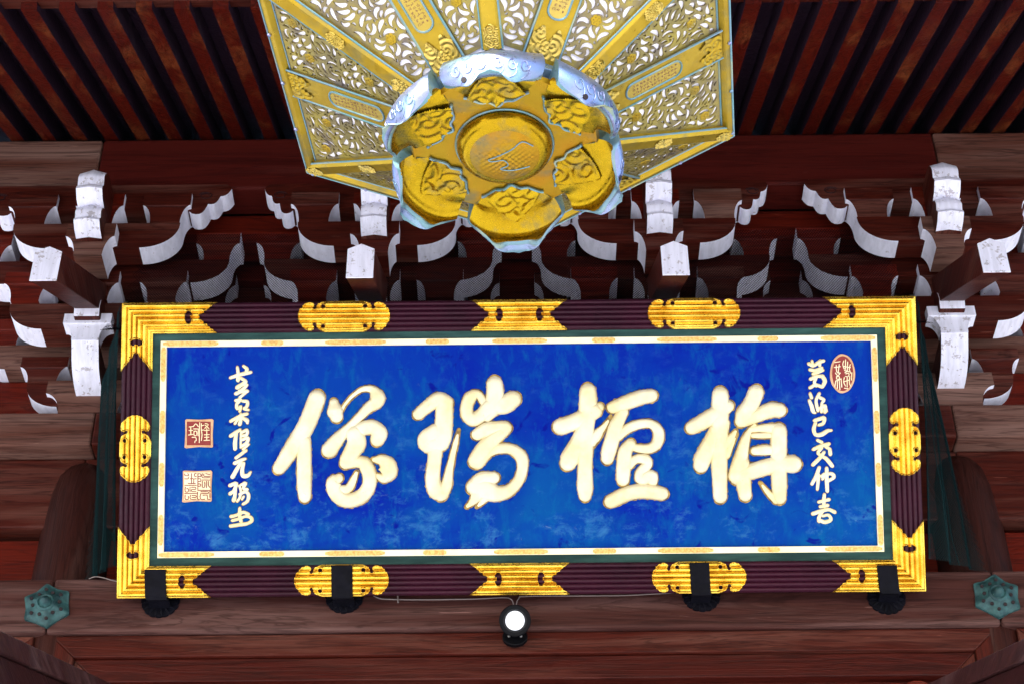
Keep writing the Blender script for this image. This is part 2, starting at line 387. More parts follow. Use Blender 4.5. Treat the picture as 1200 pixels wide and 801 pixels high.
# ------------------------------------------------------------ purlin, through beams, rafters, roof boards
pj0 = onY(121, 165, 5.5).x; pj1 = onY(1093, 160, 5.5).x
for x0, x1, mt, lab in ((-3.2, pj0 - .0015, 'wornX', 'weathered purlin with ring grain at top left under the rafters'), (pj0 + .0015, pj1 - .0015, 'purlin', 'long red-brown purlin across the top below the rafters'),
                        (pj1 + .0015, 3.2, 'wornX', 'weathered purlin with ring grain at top right under the rafters')):
    if mt == 'purlin': mat = wood('purlin_timber', (.026, .0028, .0022), (.064, .0068, .0046), (.085, .02, .016), 'X', .08, .5, .6)
    else: mat = WD[mt]
    o = beam('eaves_purlin', x0, x1, 5.50, 5.66, 5.300, 5.585, mat, bevel=.010); o['label'] = lab; o['category'] = 'beam'; o['group'] = 'purlin pieces'
for i, (y0, y1, z0, z1, mt, lab) in enumerate(((5.66, 5.78, 5.150, 5.30, 'redX', 'red through beam behind the upper bracket arms'), (5.82, 5.98, 4.852, 4.96, 'brownX', 'brown through beam low behind the brackets'),
                                 (5.84, 5.99, 5.10, 5.40, 'redX', 'red through beam high behind the net'), (5.86, 6.0, 4.40, 4.60, 'redX', 'red backing board behind the lowest bracket blocks'),
                                 (5.88, 6.01, 4.603, 4.85, 'brownX', 'brown backing board behind the lower bracket arms'), (5.88, 6.01, 4.963, 5.097, 'brownX', 'brown backing board behind the middle bracket arms'))):
    o = beam('through_beam', -3.2, 3.2, y0, y1, z0, z1, WD[mt]); o['label'] = lab; o['category'] = 'beam'; o['group'] = 'beams running behind the brackets'

SL = R(26.4); rd = Vector((0, -math.cos(SL), -math.sin(SL))); ru = Vector((0, -math.sin(SL), math.cos(SL)))
roof = thing('roof_eaves', 'dark underside of the roof with close set red rafters at the top of the view', 'roof', (0, 5.5, 5.6))
p0 = Vector((0, 5.95, 5.59 + .45 * math.tan(SL)))
raft = None; k = 0
mraf = wood('rafter_timber', (.010, .0007, .0003), (.066, .0034, .0006), (.17, .042, .012), 'Y', .20, .5)
msid = WD['boards']
NR = 17
def rafter_mesh(L0, L1, w, h, lift):
    b = MB(); c = []
    for dd in (L0, L1):
        for xx, uu in ((-w, 0), (w, 0), (w, h), (-w, h)): c.append(p0 + rd * dd + ru * (uu + lift) + Vector((xx, 0, 0)))
    c = [q - p0 for q in c]
    b.add(c, [(0, 1, 2, 3), (7, 6, 5, 4), (0, 4, 5, 1), (1, 5, 6, 2), (2, 6, 7, 3), (3, 7, 4, 0)], [0, 0, 0, 1, 0, 1])
    me = bpy.data.meshes.new('rafter'); me.from_pydata(b.v, [], b.f); me.materials.append(mraf); me.materials.append(msid)
    me.polygons.foreach_set('material_index', b.m); return me
r1 = rafter_mesh(0, 1.86, .0275, .085, 0)
r2 = rafter_mesh(1.90, 4.3, .0255, .07, .045)
for k in range(-16, 17):
    X = -1.39 + .1314 * (k + 11)
    for me in (r1, r2):
        o = link('rafter', me, roof, .0)
        o.location = Vector((X, p0.y, p0.z)) ; 
        o.location.x += random.uniform(-.003, .003)
b = MB(); c = []
for dd in (-.1, 4.4):
    for xx, uu in ((-2.6, .086), (2.6, .086), (2.6, .12), (-2.6, .12)): c.append(p0 + rd * dd + ru * (uu + (.0 if dd < 1 else .03)) + Vector((xx, 0, 0)))
b.add(c, [(0, 1, 2, 3), (7, 6, 5, 4), (0, 4, 5, 1), (1, 5, 6, 2), (2, 6, 7, 3), (3, 7, 4, 0)])
b.obj('roof_boarding', WD['boards'], roof)
b = MB(); c = []
for dd in (1.80, 1.90):
    for xx, uu in ((-2.6, .03), (2.6, .03), (2.6, .084), (-2.6, .084)): c.append(p0 + rd * dd + ru * uu + Vector((xx, 0, 0)))
b.add(c, [(0, 1, 2, 3), (7, 6, 5, 4), (0, 4, 5, 1), (1, 5, 6, 2), (2, 6, 7, 3), (3, 7, 4, 0)])
b.obj('eaves_batten', WD['brownX'], roof, bevel=.003)
# tiled roof mass above, so that the sun stays off the eaves
b = MB(); c = []
for dd in (-3.0, 4.6):
    for xx, uu in ((-6, .16), (6, .16), (6, .40), (-6, .40)): c.append(p0 + rd * dd + ru * uu + Vector((xx, 0, 0)))
b.add(c, [(0, 1, 2, 3), (7, 6, 5, 4), (0, 4, 5, 1), (1, 5, 6, 2), (2, 6, 7, 3), (3, 7, 4, 0)])
b.obj('roof_covering', simple('grey_roof_tile', (.12, .12, .13), .7), roof)

# ------------------------------------------------------------ bracket sets
def arm_prof(L, z0, z1, cw, ch=.93, n=12):
    h = z1 - z0; pts = []; mats = []
    zc = z0 + h * ch
    pts.append((-L, z1)); mats.append(1)
    cur = [(-L + cw * (1 - math.cos(a)), zc - (zc - z0) * math.sin(a)) for a in np.linspace(0, math.pi / 2, n)]
    for q in cur: pts.append(q); mats.append(1)
    mats[-1] = 0
    cur2 = [(-x, z) for x, z in cur[::-1]]
    for q in cur2: pts.append(q); mats.append(1)
    pts.append((L, z1)); mats.append(0)
    return pts, mats
def arm(t, name, L, z0, z1, y0, dep, cw, mt):
    pts, mats = arm_prof(L, z0, z1, cw); b = MB(); b.prism(pts, XZ, y0, y0 + dep, mats)
    return b.obj(name, [WD[mt], M['white']], t, smooth=35)
def block(t, x, w, z0, z1, y0, dep, mt, name='bearing_block', inset=.036, front=True, allwhite=False, sf=.42):
    h = z1 - z0; b = MB(); o = 0; rings = [(0, 1.0)]
    prof = [(0, z1), (0, z0 + h * .58)] + [(inset * math.sin(a) , z0 + h * .58 * (math.cos(a)) ) for a in ()]
    cav = []
    for a in np.linspace(0, math.pi / 2, 8)[1:]:
        cav.append((inset * math.sin(a), z0 + h * (1 - sf) * math.cos(a)))
    prof = [(0, z1), (0, z0 + h * (1 - sf))] + cav
    vs = []
    for ins, z in prof:
        fy = ins * .22
        vs += [(x - w / 2 + ins, y0 + fy, z), (x + w / 2 - ins, y0 + fy, z), (x + w / 2 - ins, y0 + dep - fy, z), (x - w / 2 + ins, y0 + dep - fy, z)]
    fs = [(3, 2, 1, 0)]; ms = [0]; n = len(prof)
    for i in range(n - 1):
        for k in range(4):
            fs.append((i * 4 + k, i * 4 + (k + 1) % 4, (i + 1) * 4 + (k + 1) % 4, (i + 1) * 4 + k)); ms.append(1 if (k in (1, 3) or allwhite) else 0)
    fs.append(((n - 1) * 4, (n - 1) * 4 + 1, (n - 1) * 4 + 2, (n - 1) * 4 + 3)); ms.append(0)
    if allwhite: ms[-1] = 1
    b.add(vs, fs, ms); return b.obj(name, [WD[mt], M['white_chipped'] if allwhite else M['white']], t, smooth=35)
def bracket_set(label, outer):
    e = 1.07 if outer else 1.0
    t = thing('bracket_set', label, 'roof bracket', (0, 5.9, 4.377), 'bracket sets under the eaves')
    # --- outermost tier
    Y1 = 5.45
    A1 = .330 if outer else .312; B1 = .268 if outer else .25
    arm(t, 'bracket_arm', A1, 4.945, 5.0755, Y1 + .010, .10, .148, 'brownX')
    for x, mt in ((-B1, 'brownX'), (0, 'redX'), (B1, 'wornX' if not outer else 'brownX')): block(t, x, .19, 5.076, 5.226, Y1, .13, mt)
    # carved support under the purlin
    T = .515 if outer else .46; c0 = B1 + .10
    def tip(s):
        w = T - c0; q = [(c0 - .03, 5.165), (c0 - .012, 5.150)]
        for u0, u1, z0_, z1_, dp in ((0, .38, 5.138, 5.178, .016), (.40, .70, 5.190, 5.226, .012), (.72, 1.0, 5.232, 5.272, .007)):
            for a_ in np.linspace(0, 1, 6):
                q.append((c0 + w * (u0 + (u1 - u0) * a_) + dp * .5 * math.sin(math.pi * a_), z0_ + (z1_ - z0_) * a_ ** 1.2 - dp * math.sin(math.pi * a_)))
        return q + [(T - .008, 5.286), (T - .022, 5.298)]
    q = tip(1); prof = [(-x, z) for x, z in q[::-1]] + q
    n = len(prof); mats = []
    for i in range(n):
        a = prof[i]; c = prof[(i + 1) % n]
        mats.append(1 if (abs(a[0]) > c0 - .02 and abs(c[0]) > c0 - .02 and a[0] * c[0] > 0 ) else 0)
    b = MB(); b.prism(prof, XZ, Y1 + .025, Y1 + .115, mats); b.obj('carved_arm', [WD['brownX'], M['white']], t, smooth=25)
    # swirl cut on its ends
    for sx in (-1, 1):
        b = MB(); b.tube([(sx * (c0 + .045 + (.014 + .010 * a / 6) * math.cos(a)), Y1 + .0235, 5.235 + (.010 + .006 * a / 6) * math.sin(a)) for a in np.linspace(0, 9, 26)], .0016, 4); b.obj('carved_swirl', WD['dark'], t)
    # --- middle tier
    Y2 = 5.60; A2 = .545 if outer else .492; B2 = .46 if outer else .405
    arm(t, 'bracket_arm', (.46 if outer else .405) + .052, 4.892, 5.0125, Y2 + .01, .11, .145, 'brownX')
    for x, mt in ((-B2, 'redX'), (0, 'brownX'), (B2, 'redX')): block(t, x, .175, 5.013, 5.148, Y2, .13, mt)
    arm(t, 'bracket_arm', .25 * e + .060, 4.655, 4.7825, Y2 + .003, .11, .14, 'brownX')
    for x, mt in ((-.25 * e, 'redX'), (0, 'brownX'), (.25 * e, 'brownX')): block(t, x, .183, 4.783, 4.925, Y2 - .025, .14, mt)
    # --- wall tier
    Y3 = YW
    arm(t, 'bracket_arm', .258, 4.415, 4.5305, Y3 + .004, .09, .13, 'brownX')
    for x, mt in ((-.20, 'brownX'), (.20, 'brownX')): block(t, x, .185, 4.531, 4.650, Y3 - .012, .12, mt)
    arm(t, 'bracket_arm', .43 * e, 4.605, 4.725, Y3 + .006, .09, .10, 'wornX')
    for x, mt in ((-.36 * e, 'redX'), (0, 'brownX'), (.36 * e, 'redX')): block(t, x, .175, 4.726, 4.850, Y3 - .006, .10, mt)
    for x, mt in ((-.40 * e, 'brownX'), (0, 'brownX'), (.40 * e, 'brownX')): block(t, x, .165, 4.965, 5.095, Y3 + .02, .10, mt)
    block(t, 0, .34, 4.378, 4.525, Y3 - .02, .30, 'wornX', 'large_bearing_block', .055)
    # block clasping the outer arm, at the end of the arm that reaches outward
    block(t, 0.0, .19, 4.862, 5.02, 5.40, .16, 'wornX' if outer else 'brownX', 'bearing_block', .040)
    # outward arm with curved white underside, and the white block on its end (low)
    prof = [(5.84, 4.56), (5.84, 4.452), (5.772, 4.452), (5.738, 4.455), (5.70, 4.464), (5.667, 4.478), (5.64, 4.496), (5.618, 4.518), (5.596, 4.546), (5.574, 4.573)]
    b = MB(); b.prism(prof[::-1], YZ, -.052, .052, [1] * 7 + [0, 0, 0]); b.obj('outward_arm', [WD['brownY'], M['white_chipped']], t, smooth=40)
    block(t, 0, .185, 4.572, 4.694, 5.560, .07, 'brownX', 'painted_block', .0405, allwhite=True, sf=.38)
    b = MB(); b.prism([(5.530, 4.735), (5.522, 4.70), (5.535, 4.660), (5.72, 4.660), (5.72, 4.75), (5.545, 4.75)], YZ, -.050, .050, [1, 1, 0, 0, 1, 1]); b.obj('short_nose', [WD['brownY'], M['white_chipped']], t, bevel=.004)
    # sloping tail beam with a white gabled end
    d = Vector((0, math.cos(R(32)), math.sin(R(32)))); u = Vector((0, -math.sin(R(32)), math.cos(R(32))))
    P = Vector((0, 4.95, 4.405)); hw = .047
    sec = [(-hw, -.066), (hw, -.066), (hw, .052), (0, .074), (-hw, .052)]
    fr = [P + Vector((x, 0, 0)) + Vector((0, 0, 1)) * z * 1.12 for x, z in sec]
    bk = [P + d * .95 + Vector((x, 0, 0)) + Vector((0, 0, 1)) * z * 1.12 for x, z in sec]
    b = MB(); n = 5
    b.add(fr + bk, [tuple(range(n)), tuple(range(n, 2 * n))[::-1]] + [(i, n + i, n + (i + 1) % n, (i + 1) % n) for i in range(n)], [0] * (n + 2)); tb = b.obj('tail_beam', [WD['brownY']], t, bevel=.002)
    fr2 = [q + Vector((0, -.004, 0)) + (q - P) * .012 for q in fr]; fb = [q + Vector((0, .004, 0)) for q in fr2]
    b = MB(); b.add(fr2 + fb, [tuple(range(n)), tuple(range(n, 2 * n))[::-1]] + [(i, n + i, n + (i + 1) % n, (i + 1) % n) for i in range(n)], [0] * (n + 2))
    b.obj('painted_end', [M['white_chipped']], tb)
    # two white rounded noses in front of the middle block
    def nose(name, yc, z1, h, rad, hw, y_back):
        # rounded front, ridge line down the middle
        prof = [(yc + rad, z1)] + [(yc + rad - rad * math.sin(a), z1 - h * .5 + h * .5 * math.cos(a)) for a in np.linspace(0.15, 1.35, 6)] + [(yc + .012, z1 - h * .60)] + \
               [(yc + .012 - .014 * math.sin(a), z1 - h * .62 - h * .16 * (1 - math.cos(a))) for a in np.linspace(.3, 1.5, 4)] + [(yc + .03, z1 - h * .93), (yc + .075, z1 - h)]
        b = MB(); V = []
        xs = [-hw, 0, hw]
        for (y, z) in prof + [(y_back, z1 - h), (y_back, z1)]:
            for x in xs: V.append((x, y - (.010 if x == 0 else 0), z + (0.010 if (x == 0 and z > z1 - h * .2) else 0)))
        n = len(prof) + 2; fs = []; ms = []
        for i in range(n):
            j = (i + 1) % n
            for k in (0, 1):
                fs.append((i * 3 + k, i * 3 + k + 1, j * 3 + k + 1, j * 3 + k)[::-1]); ms.append(1 if i < len(prof) - 1 or i == n - 1 and False else 0)
        fs.append(tuple(i * 3 for i in range(n))); ms.append(0); fs.append(tuple(i * 3 + 2 for i in range(n))[::-1]); ms.append(0)
        b.add(V, fs, ms); return b.obj(name, [WD['brownY'], M['white_chipped']], t, smooth=38)
    nose('rounded_nose', 5.275, 5.215, .165, .07, .051, 5.46)
    nose('rounded_nose', 5.315, 5.055, .125, .05, .050, 5.46)
    return t
s_in = bracket_set('bracket set second from the left, its top half hidden beside the lotus lantern', False)
s_in.location.x = CX[1]
s_in2 = dup(s_in, (CX[2], s_in.location.y, s_in.location.z), 'bracket set second from the right, just right of the lotus lantern')
s_out = bracket_set('leftmost bracket set, over the left column, at the plaque\'s upper left corner', True)
s_out.location.x = CX[0] - .0
s_out2 = dup(s_out, (CX[3] - .0, s_out.location.y, s_out.location.z), 'rightmost bracket set, over the right column, at the plaque\'s upper right corner')

# ------------------------------------------------------------ bird netting
def lattice(b, fn, nu, nv, lu, lv, sp, r, seg=1):
    """fn(a, c) -> point for a in 0..lu, c in 0..lv ; two families of diagonals"""
    for sgn in (1, -1):
        k = -lv
        while k < lu + lv:
            # line a = k + sgn... param c 0..lv
            pts = []
            for i in range(nv + 1):
                c = lv * i / nv; a = (k + c * .62) if sgn == 1 else (k + (lv - c) * .62)
                if 0 <= a <= lu: pts.append(fn(a, c))
                elif len(pts) > 1: break
            if len(pts) > 1: b.tube(pts, r, 3, cap=False)
            k += sp
b = MB()
def fnet(a, c):
    x = -1.50 + a; q = c / .80
    return Vector((x, 5.578 - .345 * q ** 2.4 + .006 * math.sin(x * 9) * math.sin(3.1 * q), 5.12 - .78 * q))
lattice(b, fnet, 0, 10, 3.03, .80, .0105, .00085)
o = b.obj('bird_net', M['net_dark'], label='fine dark bird net stretched in front of the lower brackets above the plaque', category='net', group='bird netting')
def side_net(x0, sgn, lab, wide):
    b = MB()
    def fn(a, c):   # a across (from the plaque side back to the wall), c downwards
        q = c / 1.05; w = a / .42
        y = 5.22 + .50 * q * .9 + (5.80 - 5.25 - .50 * q * .9) * w
        x = x0 + sgn * (.012 + ((.175 if sgn < 0 else .155) + wide * q) * w + .012 * math.sin(w * 17 + q * 3) * (.4 + q))
        return Vector((x, y, 4.45 - .83 * q))
    lattice(b, fn, 0, 26, .42, 1.05, .0085, .0008)
    # gathered folds of the same net
    for w in (.08, .3, .55, .8):
        b.tube([fn(.42 * w + .004 * math.sin(i), 1.05 * i / 20) for i in range(21)], .0020, 5)
    return b.obj('bird_net', M['net'], label=lab, category='net', group='bird netting')
side_net(-1.415, -1, 'teal bird net bunched down the left side of the plaque', -.07)
side_net(1.465, 1, 'teal bird net hanging down the right side of the plaque', .06)

# ------------------------------------------------------------ the plaque
PC = Vector((0.0255, 5.427, 3.949)); LEAN = R(31.67)
eU = Vector((1, 0, 0)); eV = Vector((0, -math.sin(LEAN), math.cos(LEAN))); eW = Vector((0, -math.cos(LEAN), -math.sin(LEAN)))
PM = Matrix(((eU.x, eV.x, eW.x, PC.x), (eU.y, eV.y, eW.y, PC.y), (eU.z, eV.z, eW.z, PC.z), (0, 0, 0, 1)))
plaque = thing('hanging_plaque', 'large blue temple plaque with gold calligraphy in a ribbed purple frame with gilt fittings', 'plaque')
plaque.matrix_world = PM; plaque['_m'] = 1
def UV(px, py, w=0.0):
    d = ray(px, py); t = (PC + eW * w).dot(eW) / d.dot(eW); q = d * t - PC
    return q.dot(eU), q.dot(eV)
def plink(b, name, mats, parent=None, smooth=None, bevel=0, **kw):
    o = b.obj(name, mats, None, smooth, bevel, **kw); o.parent = parent or plaque; return o
HU, HV = 1.4298, .5259; T_ = .110
def railprof(t):          # height of the ribbed moulding over its width
    q = t / T_
    base = -.012 + .010 * math.sin(math.pi * min(1, max(0, q)))
    return base + .0095 * abs(math.sin(math.pi * 6 * q)) ** .7
ts = [T_ * i / 72 for i in range(73)]
def rail_pt(side, s, t, w):
    """side 0 top,1 right,2 bottom,3 left; s distance along from the side's first corner"""
    if side == 0: return (-HU + s, HV - t, w)
    if side == 2: return (-HU + s, -HV + t, w)
    if side == 1: return (HU - t, HV - s, w)
    return (-HU + t, HV - s, w)
SL_ = {0: 2 * HU, 1: 2 * HV, 2: 2 * HU, 3: 2 * HV}
for side in range(4):
    P = [[rail_pt(side, t, t, -.10) for t in (0,)] + []]
    prof = [(0, -.085)] + [(t, railprof(t)) for t in ts] + [(T_, -.030)]
    b = MB(); A = []; B = []
    NS = 2
    for s_ in range(NS): A.append([rail_pt(side, (t if s_ == 0 else SL_[side] - t), t, w) for t, w in prof])
    b.grid(A); plink(b, 'frame_rail', M['purple'], smooth=50)
b = MB(); b.box(-HU + .004, HU - .004, -HV + .004, HV - .004, -.088, -.052); plink(b, 'backing_board', WD['dark'])
# green inner slip, gilt border, blue panel
GU0, GV0 = HU - T_, HV - T_
ul, vt = UV(189.5, 399); ur, vb = UV(1035, 649.5)
def ring_(x0, x1, y0, y1, a0, a1, c0, c1, w0, w1, name, mat):
    b = MB(); o = [(x0, y0), (x1, y0), (x1, y1), (x0, y1)]; i_ = [(a0, c0), (a1, c0), (a1, c1), (a0, c1)]
    for k in range(4):
        j = (k + 1) % 4
        b.add([(*o[k], w0), (*o[j], w0), (*i_[j], w1), (*i_[k], w1)], [(0, 1, 2, 3)])
        b.add([(*i_[k], w1), (*i_[j], w1), (*i_[j], w1 - .012), (*i_[k], w1 - .012)], [(0, 1, 2, 3)])
    return plink(b, name, mat)
# inner limits measured from the photo: border outer and inner edges
BU0, BV1 = UV(189.5, 399.2, -.02); BU1, BV0 = UV(1036.5, 646.5, -.02)
_, BV0 = UV(610, 649.0, -.02)
BU1 = UV(1036, 640, -.02)[0]; BU0 = UV(184.6, 640, -.02)[0]; BV1 = UV(610, 395.3, -.02)[1]
BU0 = max(BU0, -GU0 + .012)
ring_(-GU0 - .001, GU0 + .001, -GV0 - .001, GV0 + .001, BU0, BU1, BV0, BV1, -.016, -.021, 'green_slip', M['green'])
bw = .0215
ring_(BU0, BU1, BV0, BV1, BU0 + bw, BU1 - bw, BV0 + bw, BV1 - bw, -.0185, -.0185, 'gilt_border', M['cream'])
b = MB(); nx, ny = 120, 44; P = []
IX0, IX1, IY0, IY1 = BU0 + bw - .004, BU1 - bw + .004, BV0 + bw - .004, BV1 - bw + .004
WP = -.030
for i in range(nx + 1):
    P.append([(IX0 + (IX1 - IX0) * i / nx, IY0 + (IY1 - IY0) * j / ny, WP + .0006 * math.sin(i * .9 + j * .7) * math.cos(j * .5)) for j in range(ny + 1)])
b.grid(P); plink(b, 'blue_panel', M['blue'], smooth=60)
# pattern inlays of the gilt border
def inlay(x0, x1, y0, y1, horiz):
    b = MB(); n = 10; e = .006; pts = []
    if horiz:
        ym = (y0 + y1) / 2; h = (y1 - y0) / 2 * .86
        top = [(x0 + (x1 - x0) * k / 24, ym + h * (min(1, .45 + .55 * min(k, 24 - k) / 2.0)) * (1 - .10 * abs(math.sin(k * math.pi / 4)))) for k in range(25)]
        bot = [(x, 2 * ym - y) for x, y in top]; pts = bot + top[::-1]
    else:
        xm = (x0 + x1) / 2; h = (x1 - x0) / 2 * .86
        rt = [(xm + h * (min(1, .45 + .55 * min(k, 24 - k) / 2.0)) * (1 - .10 * abs(math.sin(k * math.pi / 4))), y0 + (y1 - y0) * k / 24) for k in range(25)]
        lf = [(2 * xm - x, y) for x, y in rt]; pts = rt + lf[::-1]
    b.prism(pts, lambda p, d: (p[0], p[1], d), -.0190, -.0168); plink(b, 'border_ornament', M['pattern'])
for y0, y1, segs in ((BV1 - bw, BV1, ((191, 256), (306, 332), (381, 452), (499, 526), (577, 641), (694, 721), (770, 840), (888, 912), (962, 1026))),
                     (BV0, BV0 + bw, ((186, 251), (304, 333), (381, 451), (496, 523), (579, 642), (695, 722), (771, 836), (888, 914), (967, 1034)))):
    for a, c in segs:
        py = 402 if y1 == BV1 else 643
        inlay(max(UV(a, py, -.018)[0], BU0 + .002), min(UV(c, py, -.018)[0], BU1 - .002), y0, y1, True)
for x0, x1, px in ((BU0, BU0 + bw, 191), (BU1 - bw, BU1, 1030)):
    for a, c in ((406, 446), (480, 507), (541, 569), (602, 638)): inlay(x0, x1, UV(px, c, -.018)[1], UV(px, a, -.018)[1], False)

# gilt fittings: pressed plates that follow the ribs
PX = T_ / 35.0
def mk_mask_dove(e, tt):       # e px from the tip, tt -1..1
    a = abs(tt); lim = np.interp(a, [0, .10, .16, .24, .40, .46, .60, .76, .90, 1], [19.5, 20, 19.5, 15.5, 14.5, 11, 9.0, 6.0, 2.0, 0])
    if e < lim: return False
    hx, hy = (e - 32.0) / 4.2, tt / .42
    if hx * hx + hy * hy < 1 and not (e < 30 and abs(tt) < .10): return False
    return True
def mk_mask_lobe(e, tt):
    a = abs(tt)
    lim = np.interp(e, [0, .6, 2, 3.2, 5, 8, 12, 15, 17.6, 18.6, 19.6, 20.6, 23, 27, 29], [.10, .3, .48, .52, .70, .86, .95, .95, .88, .62, .50, .62, .84, .97, 1.01])
    if a > lim: return False
    for ex, et, r in ((28.5, .66, 2.3), (18.8, .56, 2.0)):
        if ((e - ex) / r) ** 2 + ((a - et) * 17.5 / r) ** 2 < 1: return False
    return True
def fitting(side, s0, s1, f0, f1, corner=0):
    """plate on a rail between s0 and s1 (m); f0,f1 masks at both ends (None = mitre at that end)"""
    b = MB(); L = s1 - s0; n = int(L / PX * 1.7); nt_ = 60; LIFT = .0032
    P = []; mk = []; okv = np.zeros((n, nt_), bool)
    for i in range(n + 1):
        row = []
        for j in range(nt_ + 1):
            t = T_ * (-.012 + 1.024 * j / nt_)
            a0 = s0 + (t if f0 is None else 0); a1 = s1 - (t if f1 is None else 0)
            row.append([a0 + (a1 - a0) * i / n, t])
        P.append(row)
    for i in range(n):
        for j in range(nt_):
            s = (P[i][j][0] + P[i + 1][j + 1][0]) / 2; t = (P[i][j][1] + P[i][j + 1][1]) / 2; tt = (t / T_ - .5) * 2
            ok = True
            if f0 is not None: ok = ok and f0((s - s0) / PX, tt)
            if f1 is not None: ok = ok and f1((s1 - s) / PX, tt)
            okv[i, j] = ok
    # rolled rim: raise near the outline
    pad = np.pad(okv, 3, constant_values=False)
    if f0 is None: pad[:3] = True
    if f1 is None: pad[-3:] = True
    H = np.zeros((n + 1, nt_ + 1))
    for i in range(n + 1):
        for j in range(nt_ + 1):
            w = pad[i + 1:i + 5, j + 1:j + 5]; H[i, j] = w.mean()
    V = []
    for i in range(n + 1):
        row = []
        for j in range(nt_ + 1):
            s, t = P[i][j]; rim = .0038 if .30 < H[i, j] < .99 else 0
            row.append(rail_pt(side, s, t, railprof(min(T_, max(0, t))) * 1.0 + LIFT + rim + .0007 * math.sin(s * 61 + t * 90) * math.sin(s * 33)))
        V.append(row)
    b.grid(V, 0, okv)
    # edge walls down to the rail
    o = len(b.v); nj = nt_ + 1
    def wall(i0, j0, i1, j1):
        q = [V[i0][j0], V[i1][j1]]; k = len(b.v)
        b.v += [q[0], q[1], (q[1][0], q[1][1], q[1][2] - .006), (q[0][0], q[0][1], q[0][2] - .006)]; b.f.append((k, k + 1, k + 2, k + 3)); b.m.append(0)
    for i in range(n):
        for j in range(nt_):
            if not okv[i, j]: continue
            if j == 0 or not okv[i, j - 1]: wall(i, j, i + 1, j)
            if j == nt_ - 1 or not okv[i, j + 1]: wall(i, j + 1, i + 1, j + 1)
            if (i == 0 and f0 is not None) or (i > 0 and not okv[i - 1, j]): wall(i, j, i, j + 1)
            if (i == n - 1 and f1 is not None) or (i < n - 1 and not okv[i + 1, j]): wall(i + 1, j, i + 1, j + 1)
    return b
D, L_ = mk_mask_dove, mk_mask_lobe
def s_of(side, px, py):
    u, v = UV(px, py); return u + HU if side in (0, 2) else HV - v
for side, y in ((0, 371), (2, 677)):
    cl = s_of(side, 254 if side == 0 else 247, y); cr = s_of(side, 965 if side == 0 else 976, y)
    for a, c, f in ((349.5, 457, L_), (552, 665, D), (759, 867, L_)) if side == 0 else ((345.5, 455.5, L_), (550.5, 667.5, D), (764, 874, L_)):
        plink(fitting(side, s_of(side, a, y), s_of(side, c, y), f, f), 'gilt_fitting', M['gold'], smooth=65)
    for s0, s1, f0, f1, nm in ((0, cl, None, D, ''), (cr, SL_[side], D, None, '')):
        plink(fitting(side, s0, s1, f0, f1), 'corner_fitting', M['gold'], smooth=65)
for side, x in ((3, 160), (1, 1060)):
    yt = (434, 433)[side == 1] if side == 3 else 427; yb = 616 if side == 3 else 608
    if side == 3: m0, m1 = 486, 564
    else: m0, m1 = 477, 556
    plink(fitting(side, 0, s_of(side, x, yt), None, D), 'corner_fitting', M['gold'], smooth=65)
    plink(fitting(side, s_of(side, x, yb), SL_[side], D, None), 'corner_fitting', M['gold'], smooth=65)
    plink(fitting(side, s_of(side, x, m0), s_of(side, x, m1), L_, L_), 'gilt_fitting', M['gold'], smooth=65)

# ---- carved brush strokes
def catm(pts, sub):
    P = [np.array(p, float) for p in pts]
    if len(P) == 2: P = [P[0], (P[0] + P[1]) / 2, P[1]]
    Q = [2 * P[0] - P[1]] + P + [2 * P[-1] - P[-2]]; out = []
    for i in range(1, len(Q) - 2):
        for k in range(sub):
            t = k / sub; a, b_, c, d = Q[i - 1:i + 3]
            out.append(.5 * ((2 * b_) + (-a + c) * t + (2 * a - 5 * b_ + 4 * c - d) * t * t + (-a + 3 * b_ - 3 * c + d) * t ** 3))
    out.append(P[-1]); return out
def stroke(b, pts, org, sc, w0, hmax, grow=0, hfac=.55, flat=0.0, rag=0, sub=5, nc=9):
    C = []
    for x, y, hw in catm(pts, sub):
        u, v = UV(org[0] + x / sc, org[1] + y / sc, w0); u2, _ = UV(org[0] + x / sc + 1, org[1] + y / sc, w0)
        C.append([u, v, max(.0008, hw / sc * (u2 - u)) + grow])
    n = len(C); C = [np.array(c) for c in C]
    d0 = C[0][:2] - C[1][:2]; d0 /= np.linalg.norm(d0) + 1e-9; d1 = C[-1][:2] - C[-2][:2]; d1 /= np.linalg.norm(d1) + 1e-9
    pre = []; post = []
    for a in (80, 60, 38, 18):
        s_, c_ = math.sin(R(a)), math.cos(R(a))
        pre.append(np.array([*(C[0][:2] + d0 * C[0][2] * s_), C[0][2] * c_])); post.insert(0, np.array([*(C[-1][:2] + d1 * C[-1][2] * s_), C[-1][2] * c_]))
    C = pre + C + post; P = []
    for i, c in enumerate(C):
        a = C[max(0, i - 1)]; e = C[min(len(C) - 1, i + 1)]; t = e[:2] - a[:2]; t /= np.linalg.norm(t) + 1e-9; nn = np.array([-t[1], t[0]])
        row = []; H = min(hmax, c[2] * hfac)
        for k in range(nc):
            q = -1 + 2 * k / (nc - 1); q = math.sin(q * math.pi / 2)
            w_ = c[2] * (1 + (rag * (rng.rand() - .35) if abs(q) > .99 else 0))
            z = w0 + H * (max(0, 1 - abs(q) ** 3.6)) ** .6 - (.004 if abs(q) > .99 else 0)
            row.append((c[0] + nn[0] * q * w_, c[1] + nn[1] * q * w_, z))
        P.append(row)
    b.grid(P)
